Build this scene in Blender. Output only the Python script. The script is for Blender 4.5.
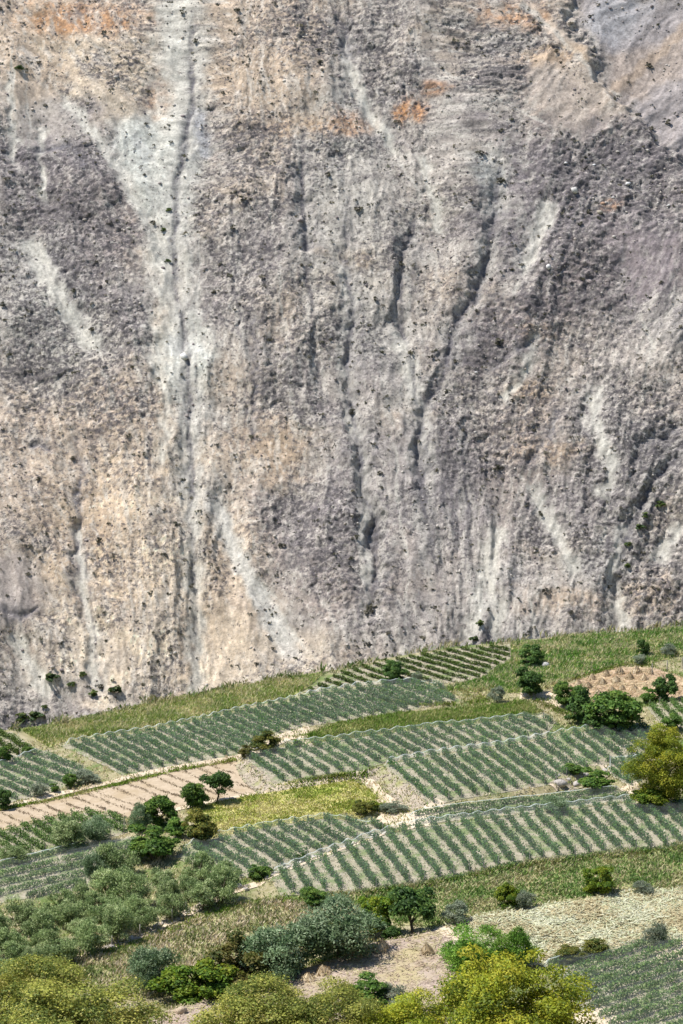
import bpy, math, random
import numpy as np
from mathutils import Vector

for o in list(bpy.data.objects):
    bpy.data.objects.remove(o)
random.seed(7)
RNG = np.random.default_rng(7)
scene = bpy.context.scene
COL = scene.collection

# ------------------------------------------------------------------ camera
CAM_H, PITCH, FPX = 125.0, math.radians(12.0), 2903.0     # metres above the fields, tilt down, focal length in pixels of a 1024 high frame
cam_d = bpy.data.cameras.new("camera")
cam = bpy.data.objects.new("camera", cam_d)
COL.objects.link(cam)
cam.location = (0, 0, CAM_H)
cam.rotation_euler = (math.radians(90) - PITCH, 0, 0)
cam_d.sensor_fit = 'VERTICAL'
cam_d.sensor_height = 36.0
cam_d.lens = 36.0 * FPX / 1024.0
cam_d.clip_start = 1.0
cam_d.clip_end = 12000.0
scene.camera = cam
scene.render.resolution_x, scene.render.resolution_y = 683, 1024

# ------------------------------------------------------------------ sky, sun, exposure
SUN = Vector((-0.43, 0.05, 0.86)).normalized()
world = bpy.data.worlds.new("World")
scene.world = world
world.use_nodes = True
wn = world.node_tree
wn.nodes.clear()
w_out = wn.nodes.new("ShaderNodeOutputWorld")
w_bg = wn.nodes.new("ShaderNodeBackground")
w_sky = wn.nodes.new("ShaderNodeTexSky")
w_sky.sky_type = 'NISHITA'
w_sky.sun_disc = False
w_sky.sun_elevation = math.asin(SUN.z)
w_sky.sun_rotation = math.atan2(SUN.x, SUN.y)
w_sky.altitude = 2000
w_bg.inputs[1].default_value = 0.115
wn.links.new(w_sky.outputs[0], w_bg.inputs[0])
wn.links.new(w_bg.outputs[0], w_out.inputs[0])
sun_d = bpy.data.lights.new("sun", 'SUN')
sun_d.energy = 4.6
sun_d.angle = math.radians(0.5)
sun_d.color = (1.0, 0.97, 0.925)
sun = bpy.data.objects.new("sun", sun_d)
COL.objects.link(sun)
sun.rotation_euler = SUN.to_track_quat('Z', 'Y').to_euler()
sun.location = (0, 300, 400)
scene.view_settings.view_transform = 'Standard'
scene.view_settings.look = 'None'
scene.view_settings.gamma = 1.0
scene.view_settings.exposure = 0.68
scene.render.engine = 'CYCLES'
scene.cycles.max_bounces = 6
scene.cycles.transparent_max_bounces = 12

# ------------------------------------------------------------------ helpers
def mk(name, verts, faces, mat, col=None, parent=None, smooth=False, link=True):
    """One mesh object from numpy arrays; faces is (M,4) or (M,3)."""
    verts = np.ascontiguousarray(verts, dtype=np.float32)
    faces = np.ascontiguousarray(faces, dtype=np.int32)
    me = bpy.data.meshes.new(name)
    n, (m, k) = len(verts), faces.shape
    me.vertices.add(n)
    me.vertices.foreach_set("co", verts.ravel())
    me.loops.add(m * k)
    me.loops.foreach_set("vertex_index", faces.ravel())
    me.polygons.add(m)
    me.polygons.foreach_set("loop_start", np.arange(0, m * k, k, dtype=np.int32))
    if smooth:
        me.polygons.foreach_set("use_smooth", np.ones(m, dtype=bool))
    me.update(calc_edges=True)
    if col is not None:
        a = me.color_attributes.new("Col", 'FLOAT_COLOR', 'POINT')
        c = np.ones((n, 4), dtype=np.float32)
        c[:, :3] = col
        a.data.foreach_set("color", c.ravel())
    me.materials.append(mat)
    o = bpy.data.objects.new(name, me)
    if link:
        COL.objects.link(o)
    if parent is not None:
        o.parent = parent
    return o

def tag(o, label=None, cat=None, group=None, kind=None):
    if label: o["label"] = label
    if cat: o["category"] = cat
    if group: o["group"] = group
    if kind: o["kind"] = kind
    return o

def empty(name, loc, rz=0.0, scale=(1, 1, 1)):
    o = bpy.data.objects.new(name, None)
    o.empty_display_size = 0.3
    COL.objects.link(o)
    o.location = loc
    o.rotation_euler = (0, 0, rz)
    o.scale = scale
    return o

ORD = ("first second third fourth fifth sixth seventh eighth ninth tenth eleventh twelfth thirteenth fourteenth fifteenth "
       "sixteenth seventeenth eighteenth nineteenth twentieth twenty-first twenty-second twenty-third twenty-fourth twenty-fifth "
       "twenty-sixth twenty-seventh twenty-eighth twenty-ninth thirtieth thirty-first thirty-second thirty-third thirty-fourth "
       "thirty-fifth thirty-sixth thirty-seventh thirty-eighth thirty-ninth fortieth forty-first forty-second forty-third "
       "forty-fourth forty-fifth").split()

_P = np.random.default_rng(11).permutation(512)
_P = np.concatenate([_P, _P, _P])
_G = np.random.default_rng(12).uniform(0, 2 * np.pi, 512)
_GX, _GY = np.cos(_G), np.sin(_G)
def noise(x, y, seed=0):
    """2-D gradient noise, about -1..1."""
    x = np.asarray(x, dtype=np.float64) + seed * 17.31
    y = np.asarray(y, dtype=np.float64) + seed * 9.77
    xi = np.floor(x).astype(np.int64); yi = np.floor(y).astype(np.int64)
    xf = x - xi; yf = y - yi
    xi &= 511; yi &= 511
    u = xf * xf * xf * (xf * (xf * 6 - 15) + 10)
    v = yf * yf * yf * (yf * (yf * 6 - 15) + 10)
    def g(ix, iy, dx, dy):
        h = _P[_P[ix] + iy] & 511
        return _GX[h] * dx + _GY[h] * dy
    a = g(xi, yi, xf, yf); b = g(xi + 1, yi, xf - 1, yf)
    c = g(xi, yi + 1, xf, yf - 1); d = g(xi + 1, yi + 1, xf - 1, yf - 1)
    return ((a + u * (b - a)) * (1 - v) + (c + u * (d - c)) * v) * 1.5
def fbm(x, y, octv=4, seed=0, gain=0.5):
    s = 0; a = 1.0; f = 1.0
    for i in range(octv):
        s = s + a * noise(x * f, y * f, seed + i)
        a *= gain; f *= 2.03
    return s
def ridged(x, y, octv=4, seed=0, gain=0.5):
    s = 0; a = 1.0; f = 1.0; w = 1.0
    for i in range(octv):
        n = 1 - np.abs(noise(x * f, y * f, seed + i))
        n = n * n * w
        s = s + a * n
        w = np.clip(n * 1.6, 0, 1)
        a *= gain; f *= 2.07
    return s
def facets(x, y, seed=0, tilt=1.0, step=0.5):
    """Broken rock: every cell of a jittered grid is a tilted plane of its own, with sharp joints between."""
    xi = np.floor(x).astype(np.int64); yi = np.floor(y).astype(np.int64)
    best = np.full(x.shape, 1e9); out = np.zeros(x.shape)
    for dx in (-1, 0, 1):
        for dy in (-1, 0, 1):
            cx, cy = xi + dx, yi + dy
            h = _P[_P[(cx + seed * 7) & 511] + ((cy + seed * 13) & 511)] & 511
            h2 = _P[h + 31] & 511
            px = cx + h / 512.0; py = cy + h2 / 512.0
            ex, ey = x - px, y - py
            d = ex * ex + ey * ey
            m = d < best
            best = np.where(m, d, best)
            out = np.where(m, tilt * (_GX[h2] * ex + _GY[h2] * ey) + step * (((h * 7) & 511) / 256.0 - 1), out)
    return out
def sstep(a, b, x):
    t = np.clip((x - a) / (b - a), 0, 1)
    return t * t * (3 - 2 * t)
def seg_dist(X, Y, pts):
    """Distance to a polyline, and how far along it (0..1)."""
    best = np.full(np.shape(X), 1e9); par = np.zeros(np.shape(X))
    n = len(pts) - 1
    for i in range(n):
        ax, ay = pts[i][:2]; bx, by = pts[i + 1][:2]
        dx, dy = bx - ax, by - ay
        t = np.clip(((X - ax) * dx + (Y - ay) * dy) / (dx * dx + dy * dy + 1e-9), 0, 1)
        d = np.hypot(X - ax - t * dx, Y - ay - t * dy)
        m = d < best
        best = np.where(m, d, best); par = np.where(m, (i + t) / n, par)
    return best, par
def inside(X, Y, poly):
    r = np.zeros(np.shape(X), dtype=bool)
    j = len(poly) - 1
    for i in range(len(poly)):
        xi, yi = poly[i][:2]; xj, yj = poly[j][:2]
        if yi != yj:
            r ^= ((yi > Y) != (yj > Y)) & (X < (xj - xi) * (Y - yi) / (yj - yi) + xi)
        j = i
    return r
def sdist(X, Y, poly):
    d, _ = seg_dist(X, Y, list(poly) + [poly[0]])
    return np.where(inside(X, Y, poly), d, -d)

# sight lines of the surveyed photograph, used to find where on the land a thing stands
CP, SP = math.cos(PITCH), math.sin(PITCH)
def ray(px, py):
    cx, cy = (px - 341.5) / FPX, -(py - 512) / FPX
    return cx, CP + cy * SP, -SP + cy * CP

# ------------------------------------------------------------------ materials
def new_mat(name):
    m = bpy.data.materials.new(name)
    m.use_nodes = True
    nt = m.node_tree
    nt.nodes.clear()
    out = nt.nodes.new("ShaderNodeOutputMaterial")
    return m, nt, out
def N(nt, t, **kw):
    n = nt.nodes.new(t)
    for k, v in kw.items():
        setattr(n, k, v)
    return n
def obj_noise(nt, scale, detail=4, rough=0.6, coord="Object"):
    tc = N(nt, "ShaderNodeTexCoord")
    n = N(nt, "ShaderNodeTexNoise")
    n.inputs["Scale"].default_value = scale
    n.inputs["Detail"].default_value = detail
    n.inputs["Roughness"].default_value = rough
    nt.links.new(tc.outputs[coord], n.inputs["Vector"])
    return n
def earth_mat(name, c1, c2, scale=0.6, c3=None, scale3=0.15, bump=0.35, fine=4.0):
    m, nt, out = new_mat(name)
    b = N(nt, "ShaderNodeBsdfPrincipled")
    b.inputs["Roughness"].default_value = 0.95
    b.inputs["Specular IOR Level"].default_value = 0.15
    n1 = obj_noise(nt, scale, 6, 0.65)
    r1 = N(nt, "ShaderNodeValToRGB")
    r1.color_ramp.elements[0].position = 0.36; r1.color_ramp.elements[0].color = (*c1, 1)
    r1.color_ramp.elements[1].position = 0.64; r1.color_ramp.elements[1].color = (*c2, 1)
    nt.links.new(n1.outputs[0], r1.inputs[0])
    col = r1.outputs[0]
    if c3:
        n3 = obj_noise(nt, scale3, 5, 0.6)
        r3 = N(nt, "ShaderNodeValToRGB")
        r3.color_ramp.elements[0].position = 0.48; r3.color_ramp.elements[1].position = 0.62
        mx = N(nt, "ShaderNodeMix", data_type='RGBA')
        nt.links.new(n3.outputs[0], r3.inputs[0])
        nt.links.new(r3.outputs[0], mx.inputs["Factor"])
        nt.links.new(col, mx.inputs["A"])
        mx.inputs["B"].default_value = (*c3, 1)
        col = mx.outputs["Result"]
    nt.links.new(col, b.inputs["Base Color"])
    n2 = obj_noise(nt, fine, 5, 0.7)
    bp = N(nt, "ShaderNodeBump")
    bp.inputs["Strength"].default_value = bump
    bp.inputs["Distance"].default_value = 0.25
    nt.links.new(n2.outputs[0], bp.inputs["Height"])
    nt.links.new(bp.outputs[0], b.inputs["Normal"])
    nt.links.new(b.outputs[0], out.inputs[0])
    return m
def leaf_mat(name, trans=0.42):
    """Leaves and stalks: hue from the leaf's own colour attribute."""
    m, nt, out = new_mat(name)
    at = N(nt, "ShaderNodeAttribute", attribute_name="Col")
    oi = N(nt, "ShaderNodeObjectInfo")
    hs = N(nt, "ShaderNodeHueSaturation")
    mr = N(nt, "ShaderNodeMapRange")
    mr.inputs["To Min"].default_value = 0.82; mr.inputs["To Max"].default_value = 1.18
    nt.links.new(oi.outputs["Random"], mr.inputs["Value"])
    nt.links.new(mr.outputs[0], hs.inputs["Value"])
    nt.links.new(at.outputs["Color"], hs.inputs["Color"])
    d = N(nt, "ShaderNodeBsdfPrincipled")
    d.inputs["Roughness"].default_value = 0.6
    d.inputs["Specular IOR Level"].default_value = 0.25
    t = N(nt, "ShaderNodeBsdfTranslucent")
    mx = N(nt, "ShaderNodeMixShader")
    mx.inputs[0].default_value = trans
    nt.links.new(hs.outputs[0], d.inputs["Base Color"])
    nt.links.new(hs.outputs[0], t.inputs["Color"])
    nt.links.new(d.outputs[0], mx.inputs[1]); nt.links.new(t.outputs[0], mx.inputs[2])
    nt.links.new(mx.outputs[0], out.inputs[0])
    return m
def net_mat(name, cover, color):
    """Fine bird netting: threads over open holes, seen from too far to tell the holes apart."""
    m, nt, out = new_mat(name)
    tr = N(nt, "ShaderNodeBsdfTransparent")
    d = N(nt, "ShaderNodeBsdfDiffuse"); d.inputs[0].default_value = (*color, 1)
    tl = N(nt, "ShaderNodeBsdfTranslucent"); tl.inputs[0].default_value = (*color, 1)
    th = N(nt, "ShaderNodeMixShader"); th.inputs[0].default_value = 0.35
    nt.links.new(d.outputs[0], th.inputs[1]); nt.links.new(tl.outputs[0], th.inputs[2])
    n = obj_noise(nt, 0.9, 4, 0.7)
    mr = N(nt, "ShaderNodeMapRange")
    mr.inputs["From Min"].default_value = 0.35; mr.inputs["From Max"].default_value = 0.7
    mr.inputs["To Min"].default_value = cover * 0.55; mr.inputs["To Max"].default_value = cover * 1.5
    nt.links.new(n.outputs[0], mr.inputs["Value"])
    mx = N(nt, "ShaderNodeMixShader")
    nt.links.new(mr.outputs[0], mx.inputs[0])
    nt.links.new(tr.outputs[0], mx.inputs[1]); nt.links.new(th.outputs[0], mx.inputs[2])
    nt.links.new(mx.outputs[0], out.inputs[0])
    return m
def attr_rock_mat(name, bump_d, s1, s2, s3, speck=0):
    m, nt, out = new_mat(name)
    b = N(nt, "ShaderNodeBsdfPrincipled")
    b.inputs["Roughness"].default_value = 0.95
    b.inputs["Specular IOR Level"].default_value = 0.1
    at = N(nt, "ShaderNodeAttribute", attribute_name="Col")
    n1 = obj_noise(nt, s1, 8, 0.8)
    mr = N(nt, "ShaderNodeMapRange")
    mr.inputs["From Min"].default_value = 0.3; mr.inputs["From Max"].default_value = 0.7
    mr.inputs["To Min"].default_value = 0.55; mr.inputs["To Max"].default_value = 1.42
    nt.links.new(n1.outputs[0], mr.inputs["Value"])
    mul = N(nt, "ShaderNodeMix", data_type='RGBA', blend_type='MULTIPLY')
    mul.inputs["Factor"].default_value = 1.0
    nt.links.new(at.outputs["Color"], mul.inputs["A"])
    nt.links.new(mr.outputs[0], mul.inputs["B"])
    col = mul.outputs["Result"]
    if speck:
        # broken dark stones and pale chips, denser where the rock crops out
        zn = N(nt, "ShaderNodeAttribute", attribute_name="Zone")
        for sc_, gain, lo, hi, colv, amt in ((speck, 0.085, 0.56, 0.62, (0.085, 0.077, 0.078), 0.78), (speck * 2.3, 0.07, 0.585, 0.64, (0.07, 0.064, 0.064), 0.75),
                                             (speck * 1.5, 0.0, 0.61, 0.68, (0.58, 0.53, 0.45), 0.35)):
            n4 = obj_noise(nt, sc_, 5, 0.72)
            ma = N(nt, "ShaderNodeMath", operation='MULTIPLY_ADD')
            ma.inputs[1].default_value = gain
            nt.links.new(zn.outputs["Fac"], ma.inputs[0]); nt.links.new(n4.outputs[0], ma.inputs[2])
            mr4 = N(nt, "ShaderNodeMapRange")
            mr4.inputs["From Min"].default_value = lo; mr4.inputs["From Max"].default_value = hi
            mr4.inputs["To Min"].default_value = 0.0; mr4.inputs["To Max"].default_value = amt
            nt.links.new(ma.outputs[0], mr4.inputs["Value"])
            m4 = N(nt, "ShaderNodeMix", data_type='RGBA')
            nt.links.new(mr4.outputs[0], m4.inputs["Factor"]); nt.links.new(col, m4.inputs["A"])
            m4.inputs["B"].default_value = (*colv, 1)
            col = m4.outputs["Result"]
    nt.links.new(col, b.inputs["Base Color"])
    n2 = obj_noise(nt, s2, 6, 0.7); n3 = obj_noise(nt, s3, 4, 0.65)
    ad = N(nt, "ShaderNodeMath", operation='ADD')
    nt.links.new(n2.outputs[0], ad.inputs[0]); nt.links.new(n3.outputs[0], ad.inputs[1])
    bp = N(nt, "ShaderNodeBump")
    bp.inputs["Strength"].default_value = 0.8
    bp.inputs["Distance"].default_value = bump_d
    nt.links.new(ad.outputs[0], bp.inputs["Height"])
    nt.links.new(bp.outputs[0], b.inputs["Normal"])
    nt.links.new(b.outputs[0], out.inputs[0])
    return m

M_GROUND = earth_mat("dry_grassy_earth", (0.20, 0.18, 0.085), (0.36, 0.31, 0.20), 0.5, (0.12, 0.16, 0.05), 0.12)
M_VSOIL = earth_mat("pinkish_vineyard_soil", (0.225, 0.20, 0.135), (0.36, 0.315, 0.235), 1.2, (0.15, 0.185, 0.075), 0.35)
M_PLOUGH = earth_mat("pale_tilled_soil", (0.34, 0.265, 0.18), (0.43, 0.345, 0.245), 1.4, (0.35, 0.27, 0.175), 0.25)
M_YELLOW = earth_mat("dry_yellow_meadow", (0.40, 0.37, 0.11), (0.50, 0.44, 0.20), 0.7, (0.31, 0.35, 0.07), 0.2)
M_MAIZE = earth_mat("maize_field_soil", (0.30, 0.30, 0.12), (0.42, 0.40, 0.20), 0.8, (0.20, 0.28, 0.07), 0.2)
M_WEED = earth_mat("weedy_field_soil", (0.26, 0.25, 0.11), (0.40, 0.35, 0.20), 0.8, (0.18, 0.23, 0.07), 0.22)
M_STRAWF = earth_mat("straw_covered_soil", (0.44, 0.41, 0.25), (0.56, 0.52, 0.34), 0.9, (0.46, 0.36, 0.20), 0.3)
M_TAN = earth_mat("tan_stubble_soil", (0.42, 0.30, 0.18), (0.54, 0.41, 0.27), 0.8, (0.40, 0.29, 0.20), 0.2)
M_BROWN = earth_mat("mauve_brown_fallow_soil", (0.27, 0.205, 0.165), (0.42, 0.34, 0.27), 1.0, (0.36, 0.30, 0.17), 0.2)
M_PATH = earth_mat("sandy_path_soil", (0.46, 0.37, 0.26), (0.58, 0.48, 0.36), 1.0, None, bump=0.2)
M_BANK = earth_mat("stony_grey_bank", (0.26, 0.22, 0.165), (0.40, 0.335, 0.255), 1.3, (0.25, 0.245, 0.11), 0.3, bump=0.6, fine=2.0)
M_LEAF = leaf_mat("leaf")
M_STALK = leaf_mat("stalk", 0.2)
M_NET = net_mat("bird_netting", 0.05, (0.66, 0.74, 0.68))
M_HEM = net_mat("gathered_netting", 0.45, (0.68, 0.75, 0.73))
M_BARK = earth_mat("bark", (0.10, 0.075, 0.055), (0.20, 0.16, 0.12), 3.0)
M_POST = earth_mat("weathered_post", (0.25, 0.22, 0.18), (0.42, 0.38, 0.33), 3.0)
M_STONE = attr_rock_mat("field_stone", 0.1, 1.5, 3.0, 6.0)
M_ROCK = attr_rock_mat("mountain_rock", 0.38, 0.8, 0.9, 2.4, 0.42)

# ------------------------------------------------------------------ lie of the land
TILT = 0.05
def base_plane(x, y):
    return TILT * x + 0.35 * fbm(np.asarray(x) / 28.0, np.asarray(y) / 40.0, 2, 3)
def on_plane(px, py, off=0.0):
    """Point of the untouched bench (raised by off) along a surveyed sight line."""
    dx, dy, dz = ray(px, py)
    z = 0.0
    for _ in range(12):
        t = (z - CAM_H) / dz
        z = float(base_plane(t * dx, t * dy)) + off
    return (t * dx, t * dy)
def wpoly(pp, off=0.0):
    return [on_plane(a, b, off) for a, b in pp]

BROW_PX = [(-60, 744), (0, 733), (50, 727), (100, 715), (175, 700), (240, 687), (300, 677), (342, 671), (387, 660), (442, 650),
           (492, 645), (542, 640), (592, 635), (642, 632), (683, 628), (740, 622)]
BROW = wpoly(BROW_PX)
_bx = np.array([p[0] for p in BROW]); _by = np.array([p[1] for p in BROW])

# field outlines (surveyed) and how far each terrace stands above the bench
F = {
 'maize_far':   (0.0, [(22, 731), (50, 727), (100, 715), (175, 700), (240, 687), (300, 677), (322, 675), (303, 692), (283, 700), (246, 707), (196, 720), (150, 730), (107, 735), (60, 743), (50, 748)]),
 'vine_upper':  (0.3, [(60, 746), (107, 738), (150, 732), (196, 722), (246, 710), (283, 703), (313, 695), (357, 688), (407, 683), (437, 686), (462, 701), (422, 708), (402, 713), (342, 722), (306, 727), (271, 737), (241, 755), (171, 767), (125, 776)]),
 'vine_corner': (0.2, [(-30, 738), (0, 733), (12, 732), (38, 750), (22, 757), (0, 766), (-30, 774)]),
 'vine_blue':   (0.2, [(-30, 774), (0, 766), (47, 750), (86, 770), (76, 784), (40, 796), (0, 805), (-30, 812)]),
 'vine_brow':   (0.2, [(303, 692), (342, 672), (387, 661), (442, 651), (510, 645), (512, 660), (480, 680), (440, 684), (407, 682), (357, 686), (313, 693)]),
 'maize_right': (0.3, [(512, 645), (542, 641), (592, 636), (642, 633), (683, 629), (720, 625), (720, 652), (683, 655), (650, 664), (622, 665), (600, 671), (557, 686), (530, 694), (470, 692), (446, 690), (480, 681), (512, 661)]),
 'maize_mid':   (0.4, [(308, 736), (342, 723), (402, 714), (462, 709), (527, 702), (543, 713), (532, 717), (442, 727), (342, 740), (316, 744)]),
 'stook_field': (0.4, [(548, 692), (600, 673), (622, 667), (652, 668), (683, 678), (720, 684), (720, 704), (683, 698), (660, 700), (627, 696), (594, 703), (580, 696)]),
 'vine_middle': (0.8, [(245, 757), (280, 748), (342, 740), (442, 727), (532, 717), (556, 722), (545, 738), (442, 754), (382, 764), (362, 772), (300, 781), (270, 786)]),
 'tilled':      (0.0, [(-30, 819), (0, 812), (60, 797), (125, 783), (171, 771), (235, 761), (262, 793), (216, 801), (178, 810), (140, 820), (125, 818), (90, 811), (45, 820), (0, 831), (-30, 838)]),
 'yellow':      (0.0, [(186, 812), (216, 803), (263, 794), (300, 785), (345, 778), (372, 790), (392, 806), (372, 820), (342, 819), (286, 824), (248, 831), (206, 840)]),
 'vine_right':  (1.0, [(382, 766), (442, 755), (542, 740), (637, 723), (660, 733), (646, 752), (610, 762), (580, 772), (552, 785), (490, 795), (430, 805)]),
 'vine_small':  (0.6, [(608, 763), (648, 756), (642, 781), (632, 788), (611, 776)]),
 'vine_edge':   (0.6, [(646, 707), (660, 703), (683, 702), (720, 702), (720, 730), (683, 728), (664, 729)]),
 'net_strip':   (0.5, [(411, 813), (507, 801), (612, 788), (637, 800), (562, 810), (467, 820), (412, 826)]),
 'vine_leftlow': (0.2, [(-30, 840), (0, 833), (45, 821), (90, 812), (125, 819), (128, 834), (60, 850), (0, 862), (-30, 868)]),
 'vine_net_left': (0.2, [(-30, 872), (0, 864), (60, 853), (137, 836), (150, 847), (104, 868), (84, 889), (0, 904), (-30, 912)]),
 'vine_centre': (0.3, [(174, 858), (198, 843), (248, 832), (286, 825), (326, 819), (372, 825), (387, 832), (342, 848), (311, 858), (268, 873), (231, 882)]),
 'vine_big':    (0.5, [(268, 877), (311, 861), (342, 850), (387, 835), (430, 826), (467, 822), (513, 816), (562, 811), (620, 804), (662, 800), (720, 803), (720, 842), (683, 847), (620, 853), (512, 866), (417, 886), (365, 892), (311, 895), (281, 896)]),
 'weed_right':  (0.0, [(300, 899), (365, 894), (417, 888), (512, 868), (620, 855), (720, 843), (720, 884), (683, 888), (620, 893), (562, 903), (487, 916), (440, 926), (400, 925), (340, 905)]),
 'straw':       (0.3, [(440, 927), (487, 916), (562, 903), (620, 894), (683, 890), (720, 888), (720, 940), (683, 943), (662, 934), (607, 949), (557, 953), (542, 966), (500, 960), (470, 945)]),
 'vine_low':    (0.3, [(542, 967), (607, 951), (662, 936), (678, 942), (720, 960), (720, 1060), (640, 1060), (587, 1012)]),
 'weed_left':   (0.0, [(70, 964), (165, 934), (250, 903), (300, 903), (345, 925), (300, 965), (200, 990), (140, 1000), (95, 995)]),
 'fallow':      (1.4, [(60, 1070), (150, 1018), (200, 1001), (235, 990), (285, 975), (342, 957), (372, 943), (412, 937), (445, 927), (470, 942), (450, 985), (450, 1070)]),
}
WP = {k: wpoly(pp, off) for k, (off, pp) in F.items()}
LAND_ORDER = [k for k in F if F[k][0] > 0]

def land(x, y):
    """Height of the land at x, y."""
    x = np.asarray(x, dtype=np.float64); y = np.asarray(y, dtype=np.float64)
    h = base_plane(x, y)
    z = np.zeros_like(h)
    near = (np.abs(x) < 75) & (y > 240) & (y < 540)
    if near.any():
        xs, ys = x[near], y[near]
        zz = np.zeros_like(xs)
        for k in LAND_ORDER:
            p = WP[k]
            x0 = min(q[0] for q in p) - 2; x1 = max(q[0] for q in p) + 2
            y0 = min(q[1] for q in p) - 2; y1 = max(q[1] for q in p) + 2
            m = (xs > x0) & (xs < x1) & (ys > y0) & (ys < y1)
            if m.any():
                w = sstep(-1.5, -0.1, sdist(xs[m], ys[m], p))
                zz[m] = zz[m] * (1 - w) + F[k][0] * w
        z[near] = zz
    h = h + z
    yb = np.interp(x, _bx, _by)
    over = np.maximum(y - yb - 1.5, 0)
    far = np.clip(np.abs(x) - 70, 0, None)
    h = h - np.where(over > 0, np.minimum(over * 0.9, 262), 0)
    h = h + np.where(over > 0, np.minimum(over * 0.06, 6) * fbm(x / 22, y / 22, 3, 5), 0)
    # the near hillside the picture is taken from
    up = np.clip((264 - y) / 264, 0, 1.6)
    h = h + up * 122 - np.sign(x) * np.minimum(far, 1500) * TILT * 0.8
    return h
def at(px, py):
    """Point of the finished land along a surveyed sight line."""
    dx, dy, dz = ray(px, py)
    t0 = (-12 - CAM_H) / dz
    ts = np.linspace(t0 * 0.86, t0, 900)
    zs = land(ts * dx, ts * dy)
    below = np.where(CAM_H + ts * dz <= zs)[0]
    t = ts[below[0]] if len(below) else t0
    return Vector((t * dx, t * dy, float(land(np.array([t * dx]), np.array([t * dy]))[0])))
def behind(px, py):
    """Point standing on the bench behind a raised edge."""
    x, y = on_plane(px, py)
    return Vector((x, y, float(land(np.array([x]), np.array([y]))[0])))
def ppm(p):
    return FPX / math.sqrt(p.x ** 2 + p.y ** 2 + (p.z - CAM_H) ** 2)

def stretched(lo, hi, step, far_lo, far_hi, grow=1.28):
    mid = list(np.arange(lo, hi + step * 0.5, step))
    a = []; s = step; v = lo
    while v > far_lo:
        s *= grow; v -= s; a.append(v)
    b = []; s = step; v = mid[-1]
    while v < far_hi:
        s *= grow; v += s; b.append(v)
    return np.array(a[::-1] + mid + b)
def grid_faces(nx, ny):
    i = np.arange(nx * ny).reshape(ny, nx)
    return np.stack([i[:-1, :-1], i[:-1, 1:], i[1:, 1:], i[1:, :-1]], -1).reshape(-1, 4)

gx = stretched(-66, 66, 0.7, -3500, 3500)
gy = stretched(280, 520, 0.6, -300, 5200)
GX, GY = np.meshgrid(gx, gy)
GZ = land(GX.ravel(), GY.ravel()).reshape(GX.shape)
tag(mk("ground", np.stack([GX, GY, GZ], -1).reshape(-1, 3), grid_faces(len(gx), len(gy)), M_GROUND, smooth=True), kind="structure")

def patch(name, poly, mat, lift=0.05, cell=0.6, extra=None):
    """A sheet of soil that follows the land inside an outline."""
    P = np.array(poly)
    xs = np.arange(P[:, 0].min() - cell, P[:, 0].max() + cell * 1.5, cell)
    ys = np.arange(P[:, 1].min() - cell, P[:, 1].max() + cell * 1.5, cell)
    X, Y = np.meshgrid(xs, ys)
    ins = inside(X, Y, poly)
    c = ins[:-1, :-1] | ins[:-1, 1:] | ins[1:, 1:] | ins[1:, :-1]
    # pull outer corners onto the outline
    Xf, Yf = X.ravel().copy(), Y.ravel().copy()
    outm = ~ins.ravel()
    best = np.full(outm.sum(), 1e9); bx = Xf[outm].copy(); by = Yf[outm].copy(); ox, oy = Xf[outm], Yf[outm]
    for i in range(len(poly)):
        ax, ay = poly[i]; b2x, b2y = poly[(i + 1) % len(poly)]
        dx, dy = b2x - ax, b2y - ay
        t = np.clip(((ox - ax) * dx + (oy - ay) * dy) / (dx * dx + dy * dy + 1e-9), 0, 1)
        qx, qy = ax + t * dx, ay + t * dy
        d = np.hypot(ox - qx, oy - qy)
        m = d < best
        best = np.where(m, d, best); bx = np.where(m, qx, bx); by = np.where(m, qy, by)
    jit = 0.12 * fbm(bx / 1.5, by / 1.5, 2, 21)
    Xf[outm] = bx + jit; Yf[outm] = by + jit
    f = grid_faces(len(xs), len(ys))[c.ravel()]
    used = np.unique(f)
    remap = np.full(len(Xf), -1); remap[used] = np.arange(len(used))
    x, y = Xf[used], Yf[used]
    z = land(x, y) + lift
    if extra is not None:
        z = z + extra(x, y)
    return tag(mk(name, np.stack([x, y, z], -1), remap[f], mat, smooth=True), kind="structure")

for k in F:
    mat = {'maize': M_MAIZE, 'vine': M_VSOIL, 'tille': M_PLOUGH, 'yello': M_YELLOW, 'stook': M_TAN, 'net_s': M_VSOIL, 'weed_': M_WEED,
           'straw': M_STRAWF, 'fallo': M_BROWN}
    mm = [v for q, v in mat.items() if k.startswith(q)][0]
    nm = {'maize': 'maize_field', 'vine': 'vineyard_ground', 'tille': 'tilled_field', 'yello': 'meadow', 'stook': 'stubble_field', 'net_s': 'vineyard_ground',
          'weed_': 'weedy_field', 'straw': 'straw_field', 'fallo': 'fallow_field'}
    patch([v for q, v in nm.items() if k.startswith(q)][0], WP[k], mm)

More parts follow.
